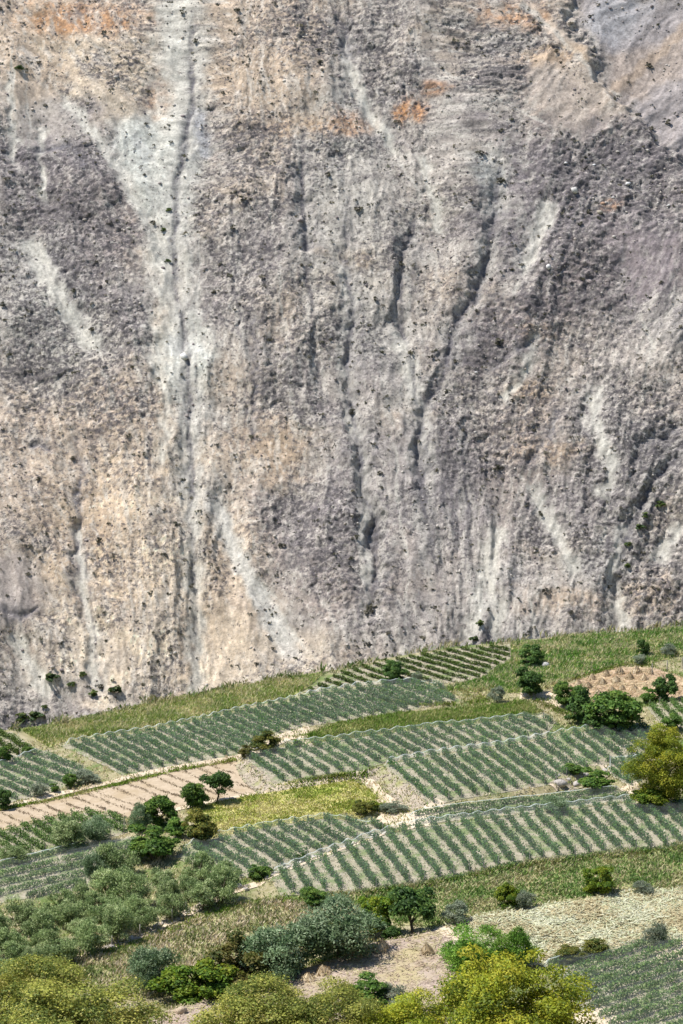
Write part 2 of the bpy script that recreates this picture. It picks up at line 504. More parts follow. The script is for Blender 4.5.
# paths and banks between the fields
def ribbon(pp, w):
    """Outline of a winding strip from surveyed centre points with widths in metres."""
    pts = [at(a, b) for a, b in pp]
    L, R = [], []
    for i, p in enumerate(pts):
        q0 = pts[max(i - 1, 0)]; q1 = pts[min(i + 1, len(pts) - 1)]
        d = Vector((q1.x - q0.x, q1.y - q0.y)).normalized()
        ww = (w[i] if isinstance(w, (list, tuple)) else w) / 2
        L.append((p.x - d.y * ww, p.y + d.x * ww)); R.append((p.x + d.y * ww, p.y - d.x * ww))
    return L + R[::-1]
PATHS = [
    ([(-20, 815), (0, 809), (60, 794), (125, 779), (171, 769), (236, 758)], 1.5),
    ([(231, 762), (262, 750), (285, 738), (304, 729), (306, 738), (312, 745)], [1.5, 2, 3, 3, 2.5, 1.2]),
    ([(150, 816), (180, 809), (216, 801), (264, 792), (305, 783), (352, 776), (370, 772)], 1.3),
    ([(362, 772), (385, 795), (402, 808), (412, 812), (405, 822), (390, 828)], [1.5, 3, 8, 9, 9, 4]),
    ([(40, 968), (100, 951), (150, 932), (195, 910), (232, 892), (262, 882)], 1.8),
    ([(265, 880), (311, 860), (342, 849), (390, 833), (430, 825)], 1.1),
    ([(520, 697), (540, 697), (560, 703), (575, 711)], [3, 4, 3.5, 2]),
    ([(552, 787), (575, 775), (605, 765)], [1.5, 2.5, 1.5]),
    ([(625, 785), (640, 795), (652, 806)], 3.5),
    ([(440, 928), (455, 936), (470, 944)], 2.2),
    ([(668, 944), (690, 960)], [4, 8]),
    ([(587, 1010), (620, 1040)], [4, 5]),
]
for pp, w in PATHS:
    patch("path", ribbon(pp, w), M_PATH, lift=0.09, cell=0.4)
BANKS = [([(240, 764), (254, 778), (266, 791)], [1.6, 3.2, 2.6]),
         ([(374, 770), (398, 790), (424, 807)], [2.0, 3.4, 2.6]),
         ([(556, 787), (580, 779), (604, 772)], [2.5, 5, 5])]
for pp, w in BANKS:
    patch("earth_bank", ribbon(pp, w), M_BANK, lift=0.12, cell=0.4)

# ------------------------------------------------------------------ the mountain across the gorge
SLOPE = math.radians(48)
MY0, MZ0 = 1443.0, -141.0
CS, SS = math.cos(SLOPE), math.sin(SLOPE)
def muv(px, py):
    """Surveyed sight line to (across, up-slope) metres on the mountain face."""
    dx, dy, dz = ray(px, py)
    # plane: z - MZ0 = (y - MY0) * tan
    tn = SS / CS
    t = (MZ0 - CAM_H - MY0 * tn) / (dz - dy * tn)
    y = t * dy; z = CAM_H + t * dz
    return (t * dx, (y - MY0) * CS + (z - MZ0) * SS)
def mline(pp):
    return [muv(a, b) for a, b in pp]
mu = stretched(-222, 222, 0.66, -2600, 2600, 1.06)
v_lo, v_hi = muv(340, 760)[1], muv(340, -12)[1]
mv = stretched(v_lo, v_hi, 0.66, v_lo - 90, v_hi + 900, 1.2)
U, V = np.meshgrid(mu, mv)
U = U.ravel(); V = V.ravel()
wu = U + 5 * fbm(U / 26, V / 26, 3, 31); wv = V + 5 * fbm(U / 26, V / 26, 3, 41)

def blob(px, py, rx, ry, soft=0.6):
    """Patch mask; radii in metres, edge broken up by the warped coordinates."""
    cu, cv = muv(px, py)
    d = np.hypot((wu - cu) / rx, (wv - cv) / ry)
    return 1 - sstep(1 - soft, 1 + soft * 0.6, d + 0.35 * _e2)
def area(pp, soft=8.0):
    d = sdist(wu, wv, mline(pp))
    return sstep(-soft, soft, d + 0.5 * soft * _e3)
_wob = 3.0 * fbm(U / 9, V / 11, 4, 71)
_e1 = fbm(U / 5, V / 8, 3, 111); _e2 = fbm(U / 9, V / 9, 3, 55); _e3 = fbm(U / 10, V / 10, 3, 61)
def line(pp, w, wob=1.0):
    d, t = seg_dist(U + wob * _wob, V, mline(pp))
    return d, t

disp = np.zeros_like(U)
def nz(a):
    return (a - a.mean()) / (a.std() + 1e-9)
# ribs and runnels follow the fall line, which swings towards the main chute and the ravines
shear = np.interp(U, [-200, -110, -60, 0, 45, 95, 200], [0.42, 0.30, 0.08, 0.10, 0.12, -0.18, -0.36])
fu = U + shear * (V - 60) + 4.0 * fbm(U / 34, V / 60, 3, 31)
disp += 5.5 * fbm(U / 70, V / 190, 3, 81)
disp += 0.8 * nz(ridged(fu / 34, V / 80, 4, 91, 0.45))
disp += 0.34 * nz(ridged(fu / 12, V / 36, 4, 101, 0.5))
disp -= 7 * area([(560, -30), (760, -30), (760, 230), (690, 168), (640, 118), (612, 90), (585, 40)], 6)
# scree: smooth ground; rock: craggy ground
scree = np.zeros_like(U)
def add(a, b):
    return np.maximum(a, b)
SCREE = [area([(5, 55), (60, 90), (62, 135), (35, 142), (5, 120)], 5), area([(60, 60), (150, 110), (150, 150), (100, 130)], 6) * 0.7,
         area([(-30, 580), (12, 560), (45, 590), (34, 622), (-30, 632)], 7) * 0.8,
         area([(540, 50), (620, 110), (650, 110), (600, 130), (560, 135), (525, 90)], 6) * 0.8,
         area([(575, -10), (700, -10), (700, 165), (640, 110), (618, 88)], 5),
         area([(525, -5), (560, 20), (600, 75), (625, 85), (600, 92), (570, 60)], 4),
         area([(605, 225), (690, 240), (690, 290), (620, 285)], 8) * 0.55,
         area([(395, 440), (420, 440), (420, 480), (395, 490)], 4) * 0.8, area([(400, 540), (430, 540), (450, 620), (410, 600)], 5) * 0.5,
         area([(230, 540), (290, 600), (325, 650), (250, 660), (230, 600)], 7) * 0.8, area([(195, 600), (250, 600), (250, 690), (195, 690)], 7) * 0.6,
         area([(110, 120), (170, 100), (200, 110), (190, 230), (160, 250)], 7) * 0.6, area([(75, 640), (130, 640), (130, 690), (75, 690)], 5) * 0.6]
for a in SCREE:
    scree = add(scree, a)
CHUTE = [([(168, -10), (175, 60), (178, 130), (172, 200), (168, 260), (178, 330), (184, 400)], 11),
         ([(186, 385), (190, 470), (193, 560), (195, 640), (193, 720)], 4.0), ([(342, 25), (355, 80), (375, 115), (400, 152)], 3.2), ([(60, 90), (112, 160), (152, 222), (170, 260)], 3.0),
         ([(212, 495), (238, 555), (264, 600), (286, 645)], 4.5), ([(395, 320), (410, 370), (420, 410), (430, 470)], 3.5),
         ([(340, 250), (352, 300), (346, 385), (360, 450), (366, 500), (366, 620)], 2.6),
         ([(548, 200), (536, 240), (522, 270)], 5), ([(420, 150), (432, 190), (440, 230)], 3),
         ([(600, 500), (615, 470), (590, 420), (598, 380)], 3), ([(530, 480), (556, 530), (575, 575)], 4),
         ([(12, 630), (30, 665), (48, 695)], 4), ([(75, 520), (85, 600), (98, 690)], 2.6), ([(490, 560), (500, 640)], 4),
         ([(25, 230), (60, 300), (100, 350)], 5), ([(150, 350), (168, 400), (160, 470)], 3.5), ([(500, 520), (480, 590), (470, 640)], 4),
         ([(10, 70), (14, 160)], 2.4), ([(40, 120), (44, 200)], 2.0), ([(620, 590), (622, 640)], 4), ([(622, 520), (614, 590)], 2.5),
         ([(655, 560), (683, 520)], 4), ([(540, 330), (520, 380), (500, 400)], 2.5)]
chute = np.zeros_like(U)
for pp, w in CHUTE:
    d, t = line(pp, w)
    w = w * 1.25
    m = 1 - sstep(0.0 * w, 1.45 * w, d + 0.45 * w * _e1)
    m = m * sstep(0, 0.06, t) * (1 - sstep(0.93, 1, t) * 0.7)
    chute = add(chute, m)
    disp -= 1.6 * np.exp(-(d / (w * 1.2)) ** 2)
smooth = np.clip(np.maximum(scree, chute * 0.9), 0, 1)
# ravines: deep V cuts with one steep wall
RAV = [([(197, 5), (191, 60), (193, 100), (185, 150), (177, 190), (174, 240), (179, 300), (186, 345), (188, 400), (190, 450), (191, 520), (195, 600)], 1.9, 2.0),
       ([(304, 150), (303, 200), (306, 240), (307, 255)], 3.4, 6.0),
       ([(416, 208), (414, 230), (404, 250), (400, 290), (396, 320), (410, 345)], 3.2, 5.0),
       ([(500, 160), (496, 195), (492, 230), (488, 262), (474, 298), (455, 322), (447, 365), (424, 405), (416, 440), (424, 500), (430, 560)], 4.2, 6.5),
       ([(342, 120), (348, 240), (354, 330), (350, 400), (361, 470), (364, 490), (374, 510), (376, 560), (372, 600), (370, 640)], 2.8, 4.2),
       ([(372, 505), (377, 555), (373, 625)], 4.0, 6.0), ([(690, 440), (655, 480), (632, 520), (620, 560)], 3.2, 4.5),
       ([(340, 0), (346, 40), (352, 60)], 2.8, 3.5),
       ([(630, 445), (660, 438), (683, 420)], 3, 5), ([(0, 612), (22, 618), (40, 605)], 2, 3), ([(25, 445), (42, 442), (52, 452)], 1.6, 3),
       ([(480, 372), (530, 345), (555, 325)], 1.8, 1.6),
       ([(76, 420), (80, 480), (74, 560), (86, 640)], 1.8, 2.2), ([(250, 300), (256, 380), (250, 450)], 2, 2.2), ([(560, 395), (548, 440), (520, 470)], 2.2, 3.2),
       ([(20, 150), (70, 145), (95, 180)], 2.0, 1.6)]
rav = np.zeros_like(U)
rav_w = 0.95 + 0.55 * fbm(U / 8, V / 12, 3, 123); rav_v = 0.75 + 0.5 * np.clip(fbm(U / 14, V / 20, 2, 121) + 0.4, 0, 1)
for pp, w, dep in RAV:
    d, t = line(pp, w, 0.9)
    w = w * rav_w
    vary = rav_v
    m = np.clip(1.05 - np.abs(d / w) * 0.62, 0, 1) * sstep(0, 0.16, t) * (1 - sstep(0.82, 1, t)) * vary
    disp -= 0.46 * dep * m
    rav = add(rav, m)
    rav = add(rav, 0.55 * np.exp(-(d / (w * 2.2 + 0.5)) ** 2) * sstep(0, 0.2, t) * (1 - sstep(0.8, 1, t)))  # soft band of painted shade, wider than the cut itself
# rills: thin, continuous, sharp-edged runnels, dark-floored or filled with pale dust
RILL = [([(196, 0), (190, 60), (193, 100), (184, 150), (176, 190), (173, 250), (179, 300), (186, 345), (188, 400), (190, 450), (191, 520), (195, 600), (193, 700)], 1.7, 'd'),
        ([(180, 180), (178, 260), (184, 330), (182, 420), (183, 520)], 0.8, 'p'), ([(199, 210), (196, 330), (199, 430), (198, 520)], 0.8, 'p'),
        ([(342, 25), (352, 75), (372, 115), (398, 152), (418, 190), (428, 230)], 1.5, 'p'), ([(58, 85), (90, 130), (118, 170), (152, 222), (168, 262)], 1.3, 'p'),
        ([(303, 120), (303, 200), (307, 260), (312, 330), (322, 400)], 1.5, 'd'), ([(416, 205), (404, 250), (398, 300), (408, 350), (420, 410), (430, 480)], 1.6, 'd'),
        ([(503, 150), (496, 195), (491, 235), (486, 265), (472, 300), (452, 325), (446, 368), (424, 405), (416, 440), (424, 500), (436, 570), (440, 640)], 2.0, 'd'),
        ([(338, 240), (352, 300), (347, 385), (360, 450), (364, 495), (374, 515), (376, 560), (372, 640)], 1.8, 'd'), ([(332, 250), (345, 300), (340, 385), (353, 450), (360, 520), (362, 640)], 1.4, 'p'),
        ([(690, 438), (655, 480), (632, 520), (620, 560), (612, 640)], 1.6, 'd'), ([(212, 495), (236, 555), (262, 600), (288, 650)], 1.8, 'p'), ([(222, 500), (246, 560), (275, 605), (310, 655)], 1.0, 'p'),
        ([(548, 195), (540, 235), (524, 275), (510, 300)], 2.4, 'p'), ([(430, 60), (470, 90), (520, 110), (560, 140)], 1.0, 'p'), ([(75, 510), (84, 600), (97, 700)], 1.2, 'p'), ([(84, 540), (92, 620), (106, 700)], 0.9, 'd'),
        ([(12, 630), (30, 665), (50, 700)], 2.0, 'p'), ([(600, 380), (592, 430), (612, 480), (600, 560)], 1.4, 'p'), ([(520, 470), (552, 530), (578, 585)], 1.6, 'p'), ([(497, 540), (488, 590), (496, 650)], 2.0, 'p'),
        ([(12, 40), (16, 110), (14, 170)], 0.9, 'p'), ([(24, 60), (30, 130), (28, 180)], 0.9, 'p'), ([(66, 45), (82, 62), (96, 78)], 0.8, 'd'), ([(520, 0), (556, 30), (596, 78), (626, 92)], 2.2, 'p'),
        ([(230, 200), (236, 290), (244, 380), (240, 470)], 0.9, 'd'), ([(270, 180), (276, 270), (288, 350), (300, 450)], 0.9, 'p'), ([(130, 280), (140, 360), (150, 440), (146, 520)], 0.9, 'd'),
        ([(30, 230), (62, 300), (98, 350), (120, 420)], 1.2, 'p'), ([(560, 130), (600, 170), (650, 200), (690, 215)], 1.0, 'd'), ([(640, 300), (652, 350), (640, 410)], 1.6, 'p'), ([(470, 400), (462, 450), (470, 520), (462, 600)], 1.0, 'd'),
        ([(395, 440), (398, 500), (408, 560), (404, 640)], 1.2, 'p'), ([(530, 600), (536, 640)], 1.4, 'p'), ([(250, 520), (262, 580), (300, 620)], 0.9, 'p')]
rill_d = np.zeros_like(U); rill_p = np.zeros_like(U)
ju = 0.9 * fbm(U / 5, V / 7, 3, 333) + 1.6 * fbm(U / 16, V / 22, 2, 337)
rill_w = 1 + 0.5 * fbm(U / 7, V / 9, 2, 341)
rill_on = 0.35 + 0.65 * sstep(-0.45, 0.35, fbm(U / 13, V / 17, 3, 347))
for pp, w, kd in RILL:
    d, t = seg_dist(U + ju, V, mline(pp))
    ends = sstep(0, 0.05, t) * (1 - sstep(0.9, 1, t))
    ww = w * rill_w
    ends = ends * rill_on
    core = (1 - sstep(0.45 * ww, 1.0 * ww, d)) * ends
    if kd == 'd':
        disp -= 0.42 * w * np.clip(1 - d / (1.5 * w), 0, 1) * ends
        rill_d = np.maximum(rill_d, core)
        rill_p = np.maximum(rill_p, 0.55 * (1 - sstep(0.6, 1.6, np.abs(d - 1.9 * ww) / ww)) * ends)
    else:
        disp -= 0.35 * w * np.clip(1 - d / (1.6 * w), 0, 1) * ends
        rill_p = np.maximum(rill_p, core)
# craggy rock and ledges
rocky = 1 - smooth
right = sstep(20, 120, U + 0.25 * V)
zone_d = np.clip(0.30 + 0.8 * fbm(wu / 48, wv / 40, 3, 261), 0, 1)
for pp in ([(0, 140), (110, 135), (150, 235), (100, 300), (0, 260)], [(205, 115), (290, 110), (300, 180), (215, 190)], [(335, 0), (400, 0), (420, 100), (360, 110)],
           [(545, 130), (690, 130), (690, 240), (600, 300), (470, 380), (460, 330), (540, 270)], [(430, 380), (560, 370), (540, 470), (440, 500)],
           [(205, 230), (290, 230), (280, 330), (210, 320)], [(270, 540), (350, 480), (385, 520), (385, 640), (330, 600)], [(0, 280), (130, 260), (130, 420), (0, 400)],
           [(440, 10), (530, 40), (560, 90), (470, 110)], [(560, 400), (690, 380), (690, 640), (600, 620)]):
    zone_d = np.maximum(zone_d, area(pp, 12) * 0.9)
zone_d = zone_d * rocky
rib3 = nz(ridged(fu / 4.2, V / 10, 3, 131, 0.6))
disp += 0.12 * rib3 * (0.3 + rocky)
fx, fy = U + 2.5 * fbm(U / 9, V / 9, 3, 143), V + 2.5 * fbm(U / 9, V / 9, 3, 147)
crag = facets((fx + 0.3 * fy) / 9.0, (fy - 0.25 * fx) / 6.0, 1, 1.2, 0.5)
crag2 = facets((fx + 0.3 * fy) / 3.4, (fy - 0.25 * fx) / 2.4, 2, 1.2, 0.5)
disp += (0.62 * crag + 0.26 * crag2) * (0.12 + 0.88 * zone_d) * rocky
ldg = nz(ridged((wu - 0.4 * wv) / 26, (wv + 0.32 * wu) / 6.0, 4, 151, 0.6))
disp += (0.05 + 0.20 * right) * ldg * (0.2 + zone_d) * rocky
disp += 0.13 * nz(noise(U / 1.7, V / 1.9, 171)) * (0.2 + 0.8 * zone_d)
edge = sstep(0, 60, np.maximum(np.abs(U) - 230, np.maximum(V - v_hi - 20, 0)))
disp = disp * (1 + 1.5 * edge)

# mineral colour of the rock, plus shade painted into the ravines
def C(*a): return np.array(a)
LAV, DARK, CREAM, TANC, PALE, ORAN, GREY, VIOL = (C(0.365, 0.325, 0.282), C(0.085, 0.076, 0.080), C(0.60, 0.495, 0.37), C(0.46, 0.355, 0.255),
                                                   C(0.52, 0.52, 0.46), C(0.50, 0.27, 0.135), C(0.335, 0.31, 0.295), C(0.20, 0.175, 0.182))
colr = np.tile(LAV, (len(U), 1))
def mix(m, c):
    global colr
    m = np.clip(m, 0, 1)[:, None]
    colr = colr * (1 - m) + c * m
big = fbm(wu / 60, wv / 60, 4, 191)
mid_n = fbm(wu / 17, wv / 17, 4, 201)
fin = fbm(U / 3.0, V / 3.0, 3, 211)
mix(sstep(-0.1, 0.7, big) * 0.45, TANC)
mix(sstep(0.15, 0.75, -big) * 0.5, VIOL)
# cream and tan ground on the left and round the chute
mix(area([(50, 470), (210, 400), (235, 520), (220, 690), (100, 705), (50, 660)], 16) * (0.55 + 0.5 * sstep(-0.3, 0.5, mid_n)), CREAM)
mix(area([(-20, 400), (160, 360), (170, 480), (80, 570), (-20, 530)], 20) * 0.6, TANC * 1.1)
mix(area([(-20, -20), (340, -20), (320, 110), (200, 110), (80, 90), (-20, 70)], 14) * 0.6, TANC * 1.08)
mix(area([(40, 40), (165, 30), (165, 130), (100, 120)], 10) * 0.7, CREAM * 0.92)
mix(area([(200, 20), (320, 60), (330, 140), (220, 130)], 14) * 0.4, TANC)
mix(area([(200, 480), (260, 500), (280, 600), (240, 660), (200, 640)], 10) * 0.6, TANC * 1.05)
mix(area([(205, 610), (330, 640), (330, 700), (180, 700)], 8) * 0.6, CREAM * 0.9)
mix(area([(530, 50), (640, 130), (600, 140), (540, 140), (500, 60)], 8) * 0.65, C(0.36, 0.30, 0.25))
mix(area([(470, 430), (560, 380), (570, 460), (500, 520)], 10) * 0.45, TANC)
mix(area([(490, 330), (560, 300), (640, 330), (600, 390), (500, 400)], 12) * 0.35, C(0.40, 0.32, 0.25))
# purple-grey rock
mix(area([(0, 140), (110, 135), (150, 230), (100, 300), (0, 260)], 12) * 0.6, VIOL)
mix(area([(510, 130), (690, 130), (690, 310), (560, 320), (500, 260)], 14) * 0.7, VIOL)
mix(area([(450, 310), (560, 290), (540, 350), (470, 380)], 10) * 0.65, VIOL * 0.95)
mix(area([(605, 225), (690, 240), (690, 290), (620, 285)], 8) * 0.5, C(0.235, 0.195, 0.20))
mix(area([(370, 430), (560, 400), (520, 640), (380, 640)], 18) * 0.4, C(0.27, 0.245, 0.245))
mix(area([(250, 500), (360, 480), (370, 640), (300, 620)], 14) * 0.4, VIOL * 1.1)
mix(area([(-30, 580), (12, 560), (45, 590), (34, 622), (-30, 632)], 7) * 0.6, C(0.29, 0.262, 0.25))
mix(area([(575, -10), (700, -10), (700, 165), (640, 110), (618, 88)], 5) * 0.9, C(0.31, 0.278, 0.265))
mix(area([(600, 45), (690, 20), (690, 60), (640, 95), (625, 90)], 4) * 0.5, C(0.36, 0.285, 0.22))
mix(area([(600, -10), (655, -10), (640, 20), (610, 40), (585, 20)], 5) * 0.6, C(0.40, 0.39, 0.385))
# pale greenish rock flour
mix(area([(110, 125), (165, 110), (200, 120), (192, 240), (165, 300), (150, 230)], 7) * 0.85, PALE)
mix(area([(160, -20), (208, -20), (208, 160), (160, 130)], 6) * 0.85, C(0.48, 0.445, 0.38))
mix(area([(150, 220), (190, 220), (188, 340), (205, 420), (200, 520), (165, 500), (160, 380)], 8) * 0.7, C(0.46, 0.42, 0.35))
mix(blob(182, 355, 16, 28) * 0.95, PALE * 1.08)
mix(area([(0, 225), (50, 230), (110, 330), (60, 400), (0, 330)], 14) * 0.45, C(0.41, 0.40, 0.35))
mix(area([(185, 380), (240, 420), (230, 500), (195, 500)], 8) * 0.5, C(0.40, 0.39, 0.36))
mix(area([(340, 30), (380, 120), (400, 260), (420, 420), (330, 300), (320, 160)], 16) * 0.45, C(0.39, 0.375, 0.33))
mix(area([(300, 100), (345, 100), (370, 330), (310, 330)], 16) * 0.4, C(0.40, 0.375, 0.32))
mix(area([(465, 160), (500, 155), (497, 215), (478, 215)], 5) * 0.6, C(0.33, 0.35, 0.33))
mix(area([(450, 570), (620, 540), (630, 640), (450, 650)], 14) * 0.4, C(0.38, 0.37, 0.355))
mix(area([(575, 340), (690, 300), (690, 420), (620, 560), (590, 480)], 12) * 0.4, C(0.38, 0.355, 0.33))
for a, b, r1, r2, k in [(80, 18, 34, 12, 0.75), (410, 108, 9, 9, 0.95), (437, 90, 9, 6, 0.7), (345, 122, 16, 9, 0.55), (300, 125, 26, 7, 0.5), (510, 12, 22, 11, 0.6),
                        (545, 55, 24, 9, 0.5), (162, 90, 6, 16, 0.55), (170, 310, 6, 26, 0.5), (160, 420, 6, 40, 0.45), (345, 255, 14, 5, 0.4), (190, 650, 5, 40, 0.4),
                        (100, 560, 30, 40, 0.3), (545, 450, 22, 9, 0.45), (530, 390, 16, 6, 0.45), (615, 205, 8, 4, 0.55), (250, 450, 30, 22, 0.4), (650, 600, 20, 14, 0.35),
                        (540, 335, 10, 7, 0.5), (330, 690, 30, 8, 0.3), (560, 600, 22, 9, 0.35)]:
    mix(blob(a, b, r1, r2) * k, ORAN if k > 0.5 else TANC * C(1.05, 0.95, 0.82))
mix(chute * 0.82, C(0.51, 0.485, 0.42))
for pp, w, k, c in [([(505, -8), (530, 8), (560, 35)], 4, 0.9, C(0.55, 0.45, 0.36)), ([(212, 495), (238, 555), (264, 600), (290, 650)], 5, 0.6, C(0.48, 0.46, 0.42)),
                    ([(690, 15), (640, 60), (615, 85)], 4, 0.55, C(0.38, 0.29, 0.21)), ([(175, 345), (190, 352)], 7, 0.6, C(0.58, 0.57, 0.52)), ([(196, 110), (203, 150)], 5, 0.7, C(0.37, 0.37, 0.38)),
                    ([(135, 138), (150, 155)], 4, 0.8, C(0.56, 0.55, 0.50))]:
    d, t = line(pp, w)
    mix((1 - sstep(0.4 * w, 1.3 * w, d)) * k, c)
# dark desert-varnished rock where it breaks out, paler dust between
out1 = nz(ridged((fu + 0.3 * V) / 11, (V - 0.25 * U) / 8, 5, 271, 0.6))
mix(zone_d * sstep(-0.2, 0.9, out1) * 0.62, DARK * 1.5)
out2 = nz(fbm(fu / 2.9, V / 2.4, 4, 281, 0.72))
mix((0.22 + zone_d) * rocky * sstep(0.45, 1.2, out2) * 0.8, DARK)
mix(rocky * sstep(0.2, 1.5, nz(fbm(fu / 5, V / 16, 4, 241, 0.6))) * 0.55 * (1 - 0.5 * zone_d), C(0.50, 0.46, 0.40))
mix(rocky * sstep(0.9, 1.7, nz(fbm(fu / 1.9, V / 3.0, 3, 251, 0.7))) * 0.55, C(0.56, 0.52, 0.45))
strk = nz(fbm(fu / 2.4, V / 6, 4, 291, 0.65))
colr = colr * (1 + 0.12 * np.clip(strk, -2, 2)[:, None])
runl = sstep(1.0, 2.0, nz(ridged(fu / 16, V / 110, 3, 321, 0.5)))
mix(runl * 0.35 * rocky, C(0.47, 0.435, 0.38))
for a, b, r1, r2 in [(366, 177, 11, 4), (240, 138, 10, 6), (262, 125, 9, 5), (238, 254, 14, 6), (72, 285, 3, 11), (150, 100, 4, 14), (70, 12, 5, 8), (28, 160, 14, 5), (480, 350, 26, 7), (440, 455, 10, 14),
                     (480, 480, 14, 10), (60, 210, 16, 9), (650, 175, 20, 6), (600, 160, 14, 4), (640, 150, 14, 4), (560, 175, 10, 5), (300, 560, 12, 8), (100, 440, 6, 9), (40, 370, 14, 5), (345, 40, 5, 14),
                     (500, 640, 10, 6), (650, 450, 10, 7), (590, 300, 18, 4), (20, 615, 12, 4), (520, 300, 16, 5), (270, 250, 8, 8), (140, 265, 4, 8)]:
    mix(blob(a, b, r1, r2, 0.8) * 0.7 * (0.5 + 0.5 * sstep(-0.5, 0.5, out2)), DARK)
mix(rav * (0.55 + 0.35 * sstep(-0.8, 0.8, out2)), C(0.15, 0.142, 0.15))  # ravine shade painted into the colour, along with some dark rock
colr = colr * (1 + 0.16 * fin[:, None] + 0.10 * mid_n[:, None])
mix(rill_p * 0.7, C(0.50, 0.47, 0.41))
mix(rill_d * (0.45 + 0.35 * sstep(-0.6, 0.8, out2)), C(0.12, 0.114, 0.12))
colr = colr * (0.97 - 0.06 * sstep(-30, 80, U)[:, None])
lum = colr.mean(1, keepdims=True)
colr = np.clip(lum + (colr - lum) * 1.08, 0.03, 0.64)

def mpos(u, v, d):
    return np.stack([u, MY0 + v * CS - d * SS, MZ0 + v * SS + d * CS], -1)
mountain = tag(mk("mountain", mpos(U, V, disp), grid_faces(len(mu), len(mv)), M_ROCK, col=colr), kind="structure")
za = mountain.data.attributes.new("Zone", 'FLOAT', 'POINT')
za.data.foreach_set("value", np.clip(zone_d * (0.5 + 0.5 * sstep(-0.6, 0.8, out1)) - 0.8 * smooth, -1, 1).astype(np.float32))
DISP = disp.reshape(len(mv), len(mu))
def mdisp(u, v):
    i = np.clip(np.searchsorted(mu, u) - 1, 0, len(mu) - 2); j = np.clip(np.searchsorted(mv, v) - 1, 0, len(mv) - 2)
    a = np.clip((u - mu[i]) / (mu[i + 1] - mu[i]), 0, 1); b = np.clip((v - mv[j]) / (mv[j + 1] - mv[j]), 0, 1)
    return (DISP[j, i] * (1 - a) + DISP[j, i + 1] * a) * (1 - b) + (DISP[j + 1, i] * (1 - a) + DISP[j + 1, i + 1] * a) * b
SMOOTH = smooth.reshape(len(mv), len(mu))

# ------------------------------------------------------------------ leaf clouds
def quads_at(pos, nrm, size, aspect, rng, lengthdir=None):
    n = len(pos)
    nrm = nrm / (np.linalg.norm(nrm, axis=1, keepdims=True) + 1e-9)
    r = rng.normal(size=(n, 3)) if lengthdir is None else lengthdir + 0.5 * rng.normal(size=(n, 3))
    t = r - nrm * np.sum(r * nrm, 1, keepdims=True)
    t /= np.linalg.norm(t, axis=1, keepdims=True) + 1e-9
    b = np.cross(nrm, t)
    s = (size * rng.uniform(0.6, 1.35, n))[:, None]
    a = t * s * 0.5; c = b * s * 0.5 * aspect
    bend = nrm * s * 0.12
    v = np.stack([pos - a - c * 0.4 - bend, pos - c + bend, pos + a + c * 0.4 - bend, pos + c + bend], 1)
    # leaf outline: a lozenge from stalk to tip
    v = np.stack([pos - a - bend, pos - c + bend, pos + a - bend, pos + c + bend], 1)
    return v.reshape(-1, 3), np.arange(n * 4).reshape(n, 4)
def crown_mesh(name, seed, n, leaf, aspect, palette, shape, nb=26, sub=0.30, tufts=0.0):
    """Crown of width 1 and height 1 standing on z = 0: many clumps over a lumpy volume, each filled with leaves."""
    rng = np.random.default_rng(seed)
    zlo = {'bush': 0.0, 'tree': 0.14, 'olive': 0.03}[shape]
    cz = (1 + zlo) / 2; hz = (1 - zlo) / 2
    d = rng.normal(size=(nb, 3)); d /= np.linalg.norm(d, axis=1, keepdims=True)
    if shape == 'tree':
        d[:, 2] = np.where(d[:, 2] < -0.35, -d[:, 2] * 0.6, d[:, 2])
    lob = 1 + 0.22 * np.sin(np.arctan2(d[:, 1], d[:, 0]) * 3 + seed) + rng.uniform(-0.16, 0.12, nb)
    rad = rng.uniform(0.6, 1.0, nb) ** 0.5 * lob
    br = sub * rng.uniform(0.6, 1.25, nb) * 0.5
    bc = np.stack([d[:, 0] * rad * (0.5 - 0.10), d[:, 1] * rad * (0.5 - 0.10), cz + d[:, 2] * rad * (hz - 0.08)], -1)
    if shape != 'tree':
        bc[:, 2] = np.maximum(bc[:, 2], 0.14)
    w = br ** 2; w /= w.sum()
    k = rng.choice(nb, n, p=w)
    e = rng.normal(size=(n, 3)); e /= np.linalg.norm(e, axis=1, keepdims=True)
    e[:, 2] = np.where(e[:, 2] < -0.3, -e[:, 2] * 0.7, e[:, 2])
    rr = rng.uniform(0.25, 1.0, n) ** 0.45 * (1 + 0.25 * rng.normal(size=n) * 0.5)
    sc = np.array([1, 1, 0.8 if tufts == 0 else 1.15])
    pos = bc[k] + e * (br[k] * rr)[:, None] * sc
    pos[:, 2] = np.maximum(pos[:, 2], 0.015)
    nrm = e * 0.9 + rng.normal(size=(n, 3)) * 0.55 + np.array([0, 0, 0.35])
    ld = None
    if tufts:
        ld = e * 0.6 + np.array([0, 0, tufts])
        nrm = rng.normal(size=(n, 3)) + e * 0.5
    v, f = quads_at(pos, nrm, leaf, aspect, rng, ld)
    pal = np.array(palette)
    ck = rng.integers(0, len(pal), nb)[k]
    use = np.where(rng.random(n) < 0.55, ck, rng.integers(0, len(pal), n))
    c = pal[use] * rng.uniform(0.75, 1.25, (n, 1))
    return v, f, np.repeat(c, 4, 0)
